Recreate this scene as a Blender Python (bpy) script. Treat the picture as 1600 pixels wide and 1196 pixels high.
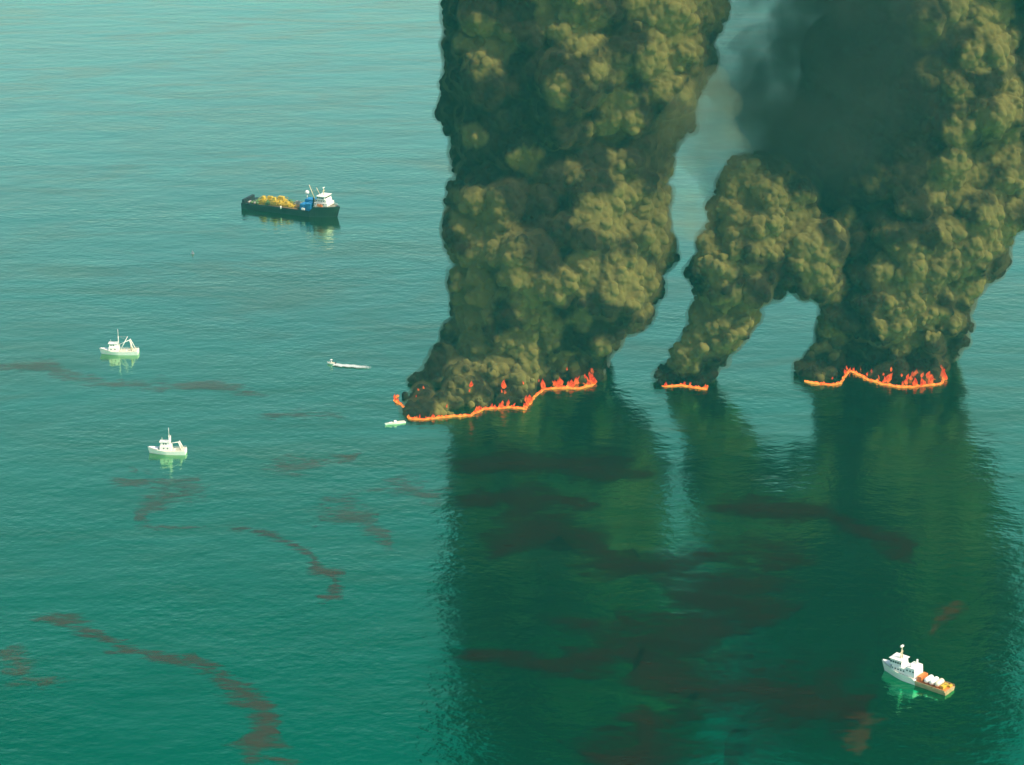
import bpy, bmesh, math, random
import numpy as np
from mathutils import Vector, Matrix, noise

R = math.radians
rng = random.Random(7)
for o in list(bpy.data.objects):
    bpy.data.objects.remove(o)
SC = bpy.context.scene
COL = SC.collection

# ------------------------------------------------------------------ camera
CAM_H = 500.0
PITCH = 20.0
FPX = 3609.0                      # focal length in pixels of a 1600 px wide frame
cam_d = bpy.data.cameras.new('camera')
cam = bpy.data.objects.new('camera', cam_d)
COL.objects.link(cam)
cam.location = (0, 0, CAM_H)
cam.rotation_euler = (R(90 - PITCH), 0, 0)
cam_d.sensor_fit = 'HORIZONTAL'
cam_d.sensor_width = 36.0
cam_d.lens = FPX / 1600 * 36.0
cam_d.clip_start = 1.0
cam_d.clip_end = 30000.0
SC.camera = cam

# ------------------------------------------------------------------ sky, sun, exposure
SUN_EL, SUN_AZ = 50.0, 118.0       # azimuth clockwise from the +Y axis (view direction)
w = bpy.data.worlds.new('World')
SC.world = w
w.use_nodes = True
nt = w.node_tree
nt.nodes.clear()
wo = nt.nodes.new('ShaderNodeOutputWorld')
bg = nt.nodes.new('ShaderNodeBackground')
sky = nt.nodes.new('ShaderNodeTexSky')
sky.sky_type = 'NISHITA'
sky.sun_disc = False
sky.sun_elevation = R(SUN_EL)
sky.sun_rotation = R(SUN_AZ)
sky.air_density = 1.0
sky.dust_density = 2.5
sky.ozone_density = 2.0
bg.inputs['Strength'].default_value = 0.15
nt.links.new(sky.outputs[0], bg.inputs['Color'])
nt.links.new(bg.outputs[0], wo.inputs['Surface'])

sun_d = bpy.data.lights.new('sun', 'SUN')
sun_d.energy = 4.7
sun_d.angle = R(0.6)
sun_d.color = (1.0, 0.88, 0.64)
sun = bpy.data.objects.new('sun', sun_d)
COL.objects.link(sun)
sdir = Vector((math.sin(R(SUN_AZ)) * math.cos(R(SUN_EL)), math.cos(R(SUN_AZ)) * math.cos(R(SUN_EL)), math.sin(R(SUN_EL))))
sun.rotation_euler = (-sdir).to_track_quat('-Z', 'Y').to_euler()
sun.location = (300, -200, 900)

SC.view_settings.view_transform = 'Standard'
SC.view_settings.look = 'None'
SC.view_settings.exposure = 0.22
SC.view_settings.gamma = 1.0
SC.view_settings.use_curve_mapping = False
SC.render.engine = 'CYCLES'
SC.cycles.volume_bounces = 1
SC.cycles.max_bounces = 6
SC.cycles.diffuse_bounces = 2
SC.cycles.glossy_bounces = 3
SC.cycles.transparent_max_bounces = 24
SC.cycles.use_denoising = True
SC.cycles.sample_clamp_indirect = 4.0

# ------------------------------------------------------------------ helpers
CP, SP = math.cos(R(PITCH)), math.sin(R(PITCH))

def ray(px, py):
    u = (px - 800.0) / FPX
    v = (598.0 - py) / FPX
    return Vector((u, CP + v * SP, -SP + v * CP))

def sea(px, py, z=0.0):
    """the point of the sea surface seen at a place of the photograph"""
    d = ray(px, py)
    t = (z - CAM_H) / d.z
    return Vector((d.x * t, d.y * t, z))

def wall(px, py, Y):
    """the point at ground distance Y seen at a place of the photograph"""
    d = ray(px, py)
    t = Y / d.y
    return Vector((d.x * t, Y, CAM_H + d.z * t))

def tag(o, label=None, cat=None, group=None, kind=None):
    if label: o['label'] = label
    if cat: o['category'] = cat
    if group: o['group'] = group
    if kind: o['kind'] = kind
    return o

def empty(name, loc, rz=0.0):
    o = bpy.data.objects.new(name, None)
    o.location = loc
    o.rotation_euler = (0, 0, rz)
    o.empty_display_size = 2
    COL.objects.link(o)
    return o

def link(name, me, mat, parent=None, loc=None):
    o = bpy.data.objects.new(name, me)
    if mat is not None and not me.materials:
        me.materials.append(mat)
    COL.objects.link(o)
    if parent is not None: o.parent = parent
    if loc is not None: o.location = loc
    return o

def from_bm(name, bm, mat, parent=None, smooth=False, loc=None):
    bmesh.ops.recalc_face_normals(bm, faces=bm.faces)
    me = bpy.data.meshes.new(name)
    bm.to_mesh(me)
    bm.free()
    if smooth:
        me.polygons.foreach_set('use_smooth', [True] * len(me.polygons))
    return link(name, me, mat, parent, loc)

def box(bm, x0, x1, y0, y1, z0, z1, tx=0.0, ty=0.0, bev=0.0):
    """a box; its top is drawn in by tx, ty"""
    b = bmesh.new()
    v = [b.verts.new(p) for p in ((x0, y0, z0), (x1, y0, z0), (x1, y1, z0), (x0, y1, z0),
                                  (x0 + tx, y0 + ty, z1), (x1 - tx, y0 + ty, z1), (x1 - tx, y1 - ty, z1), (x0 + tx, y1 - ty, z1))]
    for f in ((0, 3, 2, 1), (4, 5, 6, 7), (0, 1, 5, 4), (1, 2, 6, 5), (2, 3, 7, 6), (3, 0, 4, 7)):
        b.faces.new([v[i] for i in f])
    if bev > 0:
        bmesh.ops.bevel(b, geom=list(b.edges), offset=bev, segments=2, affect='EDGES', profile=0.6)
    me = bpy.data.meshes.new('tmp'); b.to_mesh(me); b.free(); bm.from_mesh(me); bpy.data.meshes.remove(me)

def bar(bm, a, b, r0, r1=None, n=8):
    """a round bar from a to b"""
    a, b = Vector(a), Vector(b)
    r1 = r0 if r1 is None else r1
    d = b - a
    q = d.to_track_quat('Z', 'Y').to_matrix().to_4x4()
    m = Matrix.Translation((a + b) / 2) @ q
    bmesh.ops.create_cone(bm, cap_ends=True, segments=n, radius1=r0, radius2=r1, depth=d.length, matrix=m)

def part(name, mat, parent, *boxes, bev=0.0, smooth=False):
    bm = bmesh.new()
    for b in boxes: box(bm, *b, bev=bev)
    return from_bm(name, bm, mat, parent, smooth)

def bars(name, mat, parent, *segs, n=8):
    bm = bmesh.new()
    for s in segs: bar(bm, *s, n=n)
    return from_bm(name, bm, mat, parent, True)

# ------------------------------------------------------------------ materials
def new_mat(name):
    m = bpy.data.materials.new(name)
    m.use_nodes = True
    m.node_tree.nodes.clear()
    return m, m.node_tree, m.node_tree.nodes.new('ShaderNodeOutputMaterial')

def paint(name, col, rough=0.5, var=0.25, scale=0.6, metal=0.0, rust=None, rust_amt=0.45):
    """painted or worn solid: colour broken up by two noises, optional rust patches"""
    m, t, out = new_mat(name)
    p = t.nodes.new('ShaderNodeBsdfPrincipled')
    geo = t.nodes.new('ShaderNodeTexCoord')
    n1 = t.nodes.new('ShaderNodeTexNoise'); n1.inputs['Scale'].default_value = scale; n1.inputs['Detail'].default_value = 6
    t.links.new(geo.outputs['Object'], n1.inputs['Vector'])
    r = t.nodes.new('ShaderNodeValToRGB')
    r.color_ramp.elements[0].position = 0.3
    r.color_ramp.elements[1].position = 0.7
    r.color_ramp.elements[0].color = tuple(c * (1 - var) for c in col) + (1,)
    r.color_ramp.elements[1].color = tuple(min(1, c * (1 + var * .4)) for c in col) + (1,)
    t.links.new(n1.outputs['Fac'], r.inputs['Fac'])
    src = r.outputs['Color']
    if rust:
        n2 = t.nodes.new('ShaderNodeTexNoise'); n2.inputs['Scale'].default_value = scale * 2.2; n2.inputs['Detail'].default_value = 8
        t.links.new(geo.outputs['Object'], n2.inputs['Vector'])
        r2 = t.nodes.new('ShaderNodeValToRGB')
        r2.color_ramp.elements[0].position = 1 - rust_amt
        r2.color_ramp.elements[1].position = 1 - rust_amt + 0.1
        t.links.new(n2.outputs['Fac'], r2.inputs['Fac'])
        mx = t.nodes.new('ShaderNodeMixRGB')
        mx.inputs['Color2'].default_value = tuple(rust) + (1,)
        t.links.new(r2.outputs['Color'], mx.inputs['Fac'])
        t.links.new(src, mx.inputs['Color1'])
        src = mx.outputs['Color']
    t.links.new(src, p.inputs['Base Color'])
    p.inputs['Roughness'].default_value = rough
    p.inputs['Metallic'].default_value = metal
    t.links.new(p.outputs[0], out.inputs['Surface'])
    return m

WHITE = paint('white_paint', (0.82, 0.80, 0.72), 0.45, 0.12, 0.5, rust=(0.45, 0.3, 0.16), rust_amt=0.33)
CLEAN_WHITE = paint('clean_white_paint', (0.92, 0.89, 0.82), 0.4, 0.05, 0.5)
CREAM = paint('cream_paint', (0.75, 0.68, 0.50), 0.5, 0.2)
BLACK_HULL = paint('black_hull_paint', (0.018, 0.024, 0.028), 0.5, 0.5, 0.2, rust=(0.05, 0.03, 0.02), rust_amt=0.38)
RED_HULL = paint('red_bottom_paint', (0.25, 0.04, 0.02), 0.6)
DECK_GREY = paint('grey_deck_paint', (0.16, 0.17, 0.14), 0.8, 0.4, 0.3, rust=(0.22, 0.12, 0.05), rust_amt=0.5)
WOOD_DECK = paint('wood_deck', (0.30, 0.20, 0.10), 0.8, 0.4, 0.5)
YELLOW = paint('yellow_machine_paint', (0.62, 0.42, 0.03), 0.5, 0.4, 0.5, rust=(0.20, 0.10, 0.03), rust_amt=0.42)
ORANGE = paint('orange_paint', (0.70, 0.20, 0.04), 0.5, 0.3, 0.6)
BLUE = paint('blue_container_paint', (0.02, 0.22, 0.50), 0.45, 0.3, 0.4)
GREEN = paint('green_machine_paint', (0.10, 0.20, 0.06), 0.5, 0.3)
STEEL = paint('bare_steel', (0.34, 0.31, 0.26), 0.45, 0.3, 0.7, rust=(0.25, 0.12, 0.05), rust_amt=0.4)
RUST = paint('rusty_steel', (0.20, 0.12, 0.06), 0.8, 0.4, 0.8)
PALE = paint('pale_mast_paint', (0.78, 0.66, 0.42), 0.5, 0.15)
GLASS = paint('dark_window_glass', (0.02, 0.03, 0.035), 0.08, 0.2)
BUOY = paint('pale_buoy_paint', (0.75, 0.7, 0.62), 0.5, 0.2)
NET = paint('brown_net', (0.16, 0.12, 0.07), 0.9, 0.4, 2.0)

def wave_group():
    """world-space relief of the sea, shared by the water and all that floats on it as a film"""
    g = bpy.data.node_groups.new('sea_relief', 'ShaderNodeTree')
    g.interface.new_socket('Ripples', in_out='INPUT', socket_type='NodeSocketFloat')
    g.interface.new_socket('Normal', in_out='OUTPUT', socket_type='NodeSocketVector')
    gi = g.nodes.new('NodeGroupInput'); go = g.nodes.new('NodeGroupOutput')
    geo = g.nodes.new('ShaderNodeNewGeometry')
    prev = None
    # (x stretch, y stretch, rotation, noise scale, detail, amplitude in metres, damped by oil)
    for sx, sy, rot, sc, det, amp, rip in ((0.6, 1.0, 10, 1 / 60.0, 3, 0.9, False), (0.6, 1.0, -16, 1 / 15.0, 3, 0.36, False),
                                           (0.8, 1.0, 26, 1 / 5.0, 4, 0.24, True), (0.7, 1.0, -31, 1 / 2.6, 2, 0.07, True)):
        mp = g.nodes.new('ShaderNodeMapping')
        mp.inputs['Rotation'].default_value = (0, 0, R(rot))
        mp.inputs['Scale'].default_value = (sx, sy, 1)
        g.links.new(geo.outputs['Position'], mp.inputs['Vector'])
        n = g.nodes.new('ShaderNodeTexNoise')
        n.inputs['Scale'].default_value = sc
        n.inputs['Detail'].default_value = det
        n.inputs['Roughness'].default_value = 0.5
        g.links.new(mp.outputs[0], n.inputs['Vector'])
        m = g.nodes.new('ShaderNodeMath'); m.operation = 'MULTIPLY'; m.inputs[1].default_value = amp
        g.links.new(n.outputs['Fac'], m.inputs[0])
        s = m.outputs[0]
        if rip:
            m2 = g.nodes.new('ShaderNodeMath'); m2.operation = 'MULTIPLY'
            g.links.new(s, m2.inputs[0]); g.links.new(gi.outputs['Ripples'], m2.inputs[1])
            wn = g.nodes.new('ShaderNodeTexNoise'); wn.inputs['Scale'].default_value = 1 / 95.0; wn.inputs['Detail'].default_value = 3
            wn.inputs['Distortion'].default_value = 0.8
            g.links.new(mp.outputs[0], wn.inputs['Vector'])
            wr = g.nodes.new('ShaderNodeMapRange')
            wr.inputs['From Min'].default_value = 0.35; wr.inputs['From Max'].default_value = 0.65
            wr.inputs['To Min'].default_value = 0.35; wr.inputs['To Max'].default_value = 1.5
            g.links.new(wn.outputs['Fac'], wr.inputs['Value'])
            m3 = g.nodes.new('ShaderNodeMath'); m3.operation = 'MULTIPLY'
            g.links.new(m2.outputs[0], m3.inputs[0]); g.links.new(wr.outputs[0], m3.inputs[1])
            s = m3.outputs[0]
        if prev is not None:
            a = g.nodes.new('ShaderNodeMath'); a.operation = 'ADD'
            g.links.new(prev, a.inputs[0]); g.links.new(s, a.inputs[1])
            s = a.outputs[0]
        prev = s
    b = g.nodes.new('ShaderNodeBump')
    b.inputs['Strength'].default_value = 1.0
    b.inputs['Distance'].default_value = 1.0
    g.links.new(prev, b.inputs['Height'])
    g.links.new(b.outputs[0], go.inputs['Normal'])
    return g

RELIEF = wave_group()

def sea_surface(t, body, tint0, tint1, refl0, refl1, rough, ripples, brown=None):
    """deep water: coloured light coming back up from below plus a tinted reflection that strengthens at grazing angles"""
    gr = t.nodes.new('ShaderNodeGroup'); gr.node_tree = RELIEF
    gr.inputs['Ripples'].default_value = ripples
    geo = t.nodes.new('ShaderNodeNewGeometry')
    dif = t.nodes.new('ShaderNodeBsdfDiffuse')
    # large patches of slightly different water
    n = t.nodes.new('ShaderNodeTexNoise'); n.inputs['Scale'].default_value = 1 / 90.0; n.inputs['Detail'].default_value = 5
    mp = t.nodes.new('ShaderNodeMapping'); mp.inputs['Scale'].default_value = (0.35, 1, 1); mp.inputs['Rotation'].default_value = (0, 0, R(9))
    t.links.new(geo.outputs['Position'], mp.inputs['Vector']); t.links.new(mp.outputs[0], n.inputs['Vector'])
    r = t.nodes.new('ShaderNodeValToRGB')
    r.color_ramp.elements[0].position = 0.3; r.color_ramp.elements[1].position = 0.7
    r.color_ramp.elements[0].color = tuple(c * 0.75 for c in body) + (1,)
    r.color_ramp.elements[1].color = tuple(c * 1.25 for c in body) + (1,)
    t.links.new(n.outputs['Fac'], r.inputs['Fac'])
    t.links.new(r.outputs[0], dif.inputs['Color'])
    gl = t.nodes.new('ShaderNodeBsdfGlossy')
    gl.inputs['Roughness'].default_value = rough
    t.links.new(gr.outputs[0], gl.inputs['Normal'])
    lw = t.nodes.new('ShaderNodeLayerWeight'); lw.inputs['Blend'].default_value = 0.5   # Facing = 1 - cos
    t.links.new(gr.outputs[0], lw.inputs['Normal'])
    mr = t.nodes.new('ShaderNodeMapRange')
    mr.inputs['From Min'].default_value = 0.50; mr.inputs['From Max'].default_value = 0.86
    t.links.new(lw.outputs['Facing'], mr.inputs['Value'])
    mx = t.nodes.new('ShaderNodeMixRGB')
    mx.inputs['Color1'].default_value = tuple(c * refl0 for c in tint0) + (1,)
    mx.inputs['Color2'].default_value = tuple(c * refl1 for c in tint1) + (1,)
    pw = t.nodes.new('ShaderNodeMath'); pw.operation = 'POWER'; pw.inputs[1].default_value = 1.3
    t.links.new(mr.outputs[0], pw.inputs[0])
    t.links.new(pw.outputs[0], mx.inputs['Fac'])
    # a patchy brownish sheen drifting on the surface
    n3 = t.nodes.new('ShaderNodeTexNoise'); n3.inputs['Scale'].default_value = 1 / 60.0; n3.inputs['Detail'].default_value = 7
    n3.inputs['Roughness'].default_value = 0.6; n3.inputs['Distortion'].default_value = 1.2
    mp3 = t.nodes.new('ShaderNodeMapping'); mp3.inputs['Scale'].default_value = (0.35, 1, 1); mp3.inputs['Location'].default_value = (31, 17, 5)
    mp3.inputs['Rotation'].default_value = (0, 0, R(-7))
    t.links.new(geo.outputs['Position'], mp3.inputs['Vector']); t.links.new(mp3.outputs[0], n3.inputs['Vector'])
    r3 = t.nodes.new('ShaderNodeValToRGB')
    r3.color_ramp.elements[0].position = 0.36; r3.color_ramp.elements[0].color = (0.92, 1.04, 1.05, 1)
    e3 = r3.color_ramp.elements.new(0.5); e3.color = (1.0, 1.0, 1.0, 1)
    r3.color_ramp.elements[2].position = 0.66; r3.color_ramp.elements[2].color = (1.10, 0.91, 0.87, 1)
    t.links.new(n3.outputs['Fac'], r3.inputs['Fac'])
    ml = t.nodes.new('ShaderNodeMixRGB'); ml.blend_type = 'MULTIPLY'; ml.inputs['Fac'].default_value = 1.0
    t.links.new(mx.outputs[0], ml.inputs['Color1']); t.links.new(r3.outputs[0], ml.inputs['Color2'])
    t.links.new(ml.outputs[0], gl.inputs['Color'])
    ad = t.nodes.new('ShaderNodeAddShader')
    t.links.new(dif.outputs[0], ad.inputs[0]); t.links.new(gl.outputs[0], ad.inputs[1])
    return ad.outputs[0]

def water_material():
    m, t, out = new_mat('sea_water')
    s = sea_surface(t, (0.0004, 0.006, 0.003), (0.005, 1.04, 0.42), (0.98, 1.0, 0.74), 0.36, 0.90, 0.13, 1.0)
    t.links.new(s, out.inputs['Surface'])
    return m

WATER = water_material()

def oil_material(name, col, strength, streak=1.0, gloss=1.0):
    """a film of crude on the water: brown, calmer, feathered out to clear at the edge (attribute 'film')"""
    m, t, out = new_mat(name)
    s = sea_surface(t, col, (0.62, 0.72, 0.50), (0.85, 0.85, 0.75), 0.165 * gloss, 0.42 * gloss, 0.07, 0.8)
    tr = t.nodes.new('ShaderNodeBsdfTransparent')
    at = t.nodes.new('ShaderNodeAttribute'); at.attribute_name = 'film'
    geo = t.nodes.new('ShaderNodeNewGeometry')
    mp = t.nodes.new('ShaderNodeMapping'); mp.inputs['Scale'].default_value = (0.3, 1, 1); mp.inputs['Rotation'].default_value = (0, 0, R(-8))
    t.links.new(geo.outputs['Position'], mp.inputs['Vector'])
    n = t.nodes.new('ShaderNodeTexNoise'); n.inputs['Scale'].default_value = 1 / 22.0; n.inputs['Detail'].default_value = 8
    n.inputs['Roughness'].default_value = 0.66; n.inputs['Distortion'].default_value = 0.9
    t.links.new(mp.outputs[0], n.inputs['Vector'])
    # film + (noise - .5) * k, then a soft step
    a = t.nodes.new('ShaderNodeMath'); a.operation = 'MULTIPLY_ADD'
    a.inputs[1].default_value = 5.0 * streak
    a.inputs[2].default_value = -2.55 * streak
    t.links.new(n.outputs['Fac'], a.inputs[0])
    nf = t.nodes.new('ShaderNodeTexNoise'); nf.inputs['Scale'].default_value = 1 / 4.5; nf.inputs['Detail'].default_value = 5
    nf.inputs['Roughness'].default_value = 0.6; nf.inputs['Distortion'].default_value = 1.5
    mpf = t.nodes.new('ShaderNodeMapping'); mpf.inputs['Scale'].default_value = (0.28, 1, 1); mpf.inputs['Rotation'].default_value = (0, 0, R(14))
    t.links.new(geo.outputs['Position'], mpf.inputs['Vector']); t.links.new(mpf.outputs[0], nf.inputs['Vector'])
    af = t.nodes.new('ShaderNodeMath'); af.operation = 'MULTIPLY_ADD'
    af.inputs[1].default_value = 4.0 * streak; af.inputs[2].default_value = -2.0 * streak
    t.links.new(nf.outputs['Fac'], af.inputs[0])
    b0 = t.nodes.new('ShaderNodeMath'); b0.operation = 'ADD'
    t.links.new(a.outputs[0], b0.inputs[0]); t.links.new(af.outputs[0], b0.inputs[1])
    b = t.nodes.new('ShaderNodeMath'); b.operation = 'ADD'
    t.links.new(b0.outputs[0], b.inputs[0]); t.links.new(at.outputs['Fac'], b.inputs[1])
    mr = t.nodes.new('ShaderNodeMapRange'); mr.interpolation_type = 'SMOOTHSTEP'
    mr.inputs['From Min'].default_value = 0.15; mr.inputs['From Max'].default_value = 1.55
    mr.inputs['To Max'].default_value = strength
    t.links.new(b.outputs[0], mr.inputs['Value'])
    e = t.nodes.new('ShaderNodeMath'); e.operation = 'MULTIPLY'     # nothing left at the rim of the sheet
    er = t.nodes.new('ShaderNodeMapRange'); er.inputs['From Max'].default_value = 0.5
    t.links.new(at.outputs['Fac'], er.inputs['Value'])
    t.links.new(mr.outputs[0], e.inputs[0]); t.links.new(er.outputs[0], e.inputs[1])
    mx = t.nodes.new('ShaderNodeMixShader')
    t.links.new(e.outputs[0], mx.inputs['Fac'])
    t.links.new(tr.outputs[0], mx.inputs[1]); t.links.new(s, mx.inputs[2])
    t.links.new(mx.outputs[0], out.inputs['Surface'])
    return m

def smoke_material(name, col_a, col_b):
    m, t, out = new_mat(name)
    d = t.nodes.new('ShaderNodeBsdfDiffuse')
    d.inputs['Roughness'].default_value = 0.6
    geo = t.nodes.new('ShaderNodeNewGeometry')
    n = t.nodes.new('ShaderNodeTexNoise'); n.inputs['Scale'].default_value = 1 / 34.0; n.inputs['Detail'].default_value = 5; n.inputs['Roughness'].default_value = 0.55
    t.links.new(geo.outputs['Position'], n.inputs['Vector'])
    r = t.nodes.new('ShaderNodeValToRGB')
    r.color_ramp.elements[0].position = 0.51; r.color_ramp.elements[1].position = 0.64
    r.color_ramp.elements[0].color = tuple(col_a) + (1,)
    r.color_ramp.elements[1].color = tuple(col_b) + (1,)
    at = t.nodes.new('ShaderNodeAttribute'); at.attribute_name = 'lit_tone'      # painted sunlight: shifts the random soot tone towards the paler brown
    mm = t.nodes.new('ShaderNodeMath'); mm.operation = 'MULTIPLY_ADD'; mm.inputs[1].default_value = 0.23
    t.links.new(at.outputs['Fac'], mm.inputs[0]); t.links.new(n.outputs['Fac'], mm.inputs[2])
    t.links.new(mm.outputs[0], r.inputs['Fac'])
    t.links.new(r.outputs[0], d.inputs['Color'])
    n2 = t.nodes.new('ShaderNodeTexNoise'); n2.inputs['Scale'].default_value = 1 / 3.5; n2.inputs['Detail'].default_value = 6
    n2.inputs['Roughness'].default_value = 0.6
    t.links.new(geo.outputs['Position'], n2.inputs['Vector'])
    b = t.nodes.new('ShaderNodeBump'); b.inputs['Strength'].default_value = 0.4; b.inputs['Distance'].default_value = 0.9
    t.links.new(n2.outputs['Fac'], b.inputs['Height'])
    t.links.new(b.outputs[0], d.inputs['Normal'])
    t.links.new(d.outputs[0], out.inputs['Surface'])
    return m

def fog_material(name, col, density, aniso=0.0):
    m, t, out = new_mat(name)
    v = t.nodes.new('ShaderNodeVolumePrincipled')
    v.inputs['Color'].default_value = tuple(col) + (1,)
    v.inputs['Density'].default_value = density
    v.inputs['Anisotropy'].default_value = aniso
    t.links.new(v.outputs[0], out.inputs['Volume'])
    try: m.cycles.homogeneous_volume = True
    except Exception: pass
    return m

def fire_material(name, strength, c0=(1.0, 0.30, 0.05), c1=(0.80, 0.06, 0.012)):
    m, t, out = new_mat(name)
    e = t.nodes.new('ShaderNodeEmission')
    geo = t.nodes.new('ShaderNodeNewGeometry')
    n = t.nodes.new('ShaderNodeTexNoise'); n.inputs['Scale'].default_value = 0.45; n.inputs['Detail'].default_value = 4
    t.links.new(geo.outputs['Position'], n.inputs['Vector'])
    at = t.nodes.new('ShaderNodeAttribute'); at.attribute_name = 'tip'
    a = t.nodes.new('ShaderNodeMath'); a.operation = 'MULTIPLY_ADD'
    a.inputs[1].default_value = 3.2; a.inputs[2].default_value = -1.5
    t.links.new(n.outputs['Fac'], a.inputs[0])
    b = t.nodes.new('ShaderNodeMath'); b.operation = 'ADD'; b.use_clamp = True
    t.links.new(a.outputs[0], b.inputs[0]); t.links.new(at.outputs['Fac'], b.inputs[1])
    mx = t.nodes.new('ShaderNodeMixRGB')
    mx.inputs['Color1'].default_value = tuple(c0) + (1,)
    mx.inputs['Color2'].default_value = tuple(c1) + (1,)
    t.links.new(b.outputs[0], mx.inputs['Fac'])
    t.links.new(mx.outputs[0], e.inputs['Color'])
    e.inputs['Strength'].default_value = strength
    tr = t.nodes.new('ShaderNodeBsdfTransparent')
    n2 = t.nodes.new('ShaderNodeTexNoise'); n2.inputs['Scale'].default_value = 0.9; n2.inputs['Detail'].default_value = 3
    t.links.new(geo.outputs['Position'], n2.inputs['Vector'])
    c = t.nodes.new('ShaderNodeMath'); c.operation = 'MULTIPLY_ADD'; c.inputs[1].default_value = 0.55; c.use_clamp = True
    c.inputs[2].default_value = 0.0
    d = t.nodes.new('ShaderNodeMath'); d.operation = 'MULTIPLY'
    t.links.new(at.outputs['Fac'], d.inputs[0]); t.links.new(n2.outputs['Fac'], d.inputs[1])
    t.links.new(d.outputs[0], c.inputs[0])
    ms = t.nodes.new('ShaderNodeMixShader')
    t.links.new(c.outputs[0], ms.inputs['Fac']); t.links.new(e.outputs[0], ms.inputs[1]); t.links.new(tr.outputs[0], ms.inputs[2])
    t.links.new(ms.outputs[0], out.inputs['Surface'])
    return m

# ------------------------------------------------------------------ the sea
def build_sea():
    S = 7000.0
    me = bpy.data.meshes.new('sea')
    me.from_pydata([(-S, -S + 1500, 0), (S, -S + 1500, 0), (S, S + 1500, 0), (-S, S + 1500, 0)], [], [(0, 1, 2, 3)])
    tag(link('sea', me, WATER), 'green-blue open sea ruffled by small waves', kind='structure')
build_sea()

def build_haze():
    bm = bmesh.new()
    box(bm, -7100, 7100, -5600, 8600, -2.0, 560.0)
    tag(from_bm('haze', bm, fog_material('sea_haze', (0.10, 0.86, 0.82), 0.000044, 0.0)), 'thin blue-green haze over the sea', kind='stuff')
build_haze()

# ------------------------------------------------------------------ oil slicks
def lerp_path(pts, n):
    """pts: (x, y, halfwidth) -> n smooth samples (Catmull-Rom)"""
    P = [np.array(p, float) for p in pts]
    P = [2 * P[0] - P[1]] + P + [2 * P[-1] - P[-2]]
    out = []
    m = len(P) - 3
    for k in range(n):
        s = k / (n - 1) * m
        i = min(int(s), m - 1); f = s - i
        a, b, c, d = P[i], P[i + 1], P[i + 2], P[i + 3]
        out.append(0.5 * ((2 * b) + (c - a) * f + (2 * a - 5 * b + 4 * c - d) * f * f + (3 * b - a - 3 * c + d) * f ** 3))
    return out

OIL = oil_material('crude_oil_film', (0.050, 0.020, 0.007), 0.60, 0.9, 0.8)
OIL_THIN = oil_material('thin_oil_film', (0.070, 0.028, 0.009), 0.40, 1.1)
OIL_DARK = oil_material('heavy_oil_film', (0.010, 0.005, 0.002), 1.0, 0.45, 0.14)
oil_z = [0.04]

def slick(pts, label, mat=OIL, wob=1.0):
    """a stretch of oil film: centre line and half width given in pixels of the photograph"""
    oil_z[0] += 0.02
    z = oil_z[0]
    n = max(24, int(sum(math.dist(a[:2], b[:2]) for a, b in zip(pts, pts[1:])) / 8))
    path = lerp_path(pts, n)
    C = [sea(p[0], p[1], z) for p in path]
    W = []
    for c, p in zip(C, path):
        sc = FPX / (c - Vector((0, 0, CAM_H))).length
        W.append(max(1.0, p[2]) * (1.22 if mat is OIL_DARK else 0.75) / sc * (1 + 0.8 * wob * noise.noise(c * 0.06) + 0.4 * noise.noise(c * 0.17)))
    verts, film, faces = [], [], []
    rows = 9
    for i in range(n):
        t = (C[min(i + 1, n - 1)] - C[max(i - 1, 0)]).normalized()
        nn = Vector((-t.y, t.x, 0))
        # near-horizontal lines get their pixel width foreshortened: widen in depth
        wy = W[i] * math.sqrt(nn.x ** 2 + (nn.y * 2.6) ** 2)
        end = min(1.0, i / 4.0, (n - 1 - i) / 4.0)
        for k in range(rows):
            s = (k / (rows - 1)) * 2 - 1
            j = Vector((noise.noise(C[i] * 0.03 + Vector((0, 0, s * 2))), noise.noise(C[i] * 0.03 + Vector((9, 0, s * 2))), 0)) * 0.55 * wy * wob
            v = C[i] + nn * wy * s * 1.9 + j
            verts.append((v.x, v.y, z))
            film.append((1 - abs(s)) * 1.2 * end)
    for i in range(n - 1):
        for k in range(rows - 1):
            a = i * rows + k
            faces.append((a, a + 1, a + rows + 1, a + rows))
    me = bpy.data.meshes.new('oil_slick')
    me.from_pydata(verts, [], faces)
    at = me.attributes.new('film', 'FLOAT', 'POINT')
    at.data.foreach_set('value', film)
    o = link('oil_slick', me, mat)
    return tag(o, label, 'oil slick', 'oil slicks drifting on the sea')

slick([(40, 965, 7), (110, 975, 9), (180, 1005, 10), (260, 1032, 10), (330, 1050, 11), (380, 1085, 14), (410, 1110, 24), (405, 1160, 34), (380, 1205, 40)],
      'long brown oil streak bending down to the bottom edge at lower left')
slick([(340, 825, 5), (390, 826, 7), (440, 845, 8), (485, 865, 9), (495, 890, 10), (525, 905, 11), (515, 935, 9), (470, 962, 7)],
      'hook-shaped thin brown oil line below the nearer trawler')
slick([(405, 1178, 6), (440, 1185, 8), (485, 1196, 10)], 'short dark oil tail at the bottom edge left of the smoke reflection')
slick([(400, 735, 10), (470, 728, 13), (530, 720, 10), (568, 706, 5)], 'faint brown oil smear right of the nearer trawler', OIL_THIN)
slick([(160, 745, 10), (240, 752, 16), (315, 765, 14), (265, 780, 14), (220, 805, 10), (240, 822, 6), (345, 824, 5)], 'zigzag pale oil patch just below the nearer trawler', OIL_THIN)
slick([(480, 790, 16), (540, 800, 20), (590, 830, 14), (612, 865, 7)], 'thin oil streak curving down between hooked line and smoke reflection', OIL_THIN)
slick([(-30, 580, 12), (60, 575, 14), (160, 600, 9), (300, 600, 9), (420, 620, 8)], 'very long faint oil band below the farther trawler', OIL_THIN)
slick([(400, 650, 7), (480, 646, 8), (560, 655, 6)], 'short faint oil line left of the small white skiff', OIL_THIN)
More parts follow.
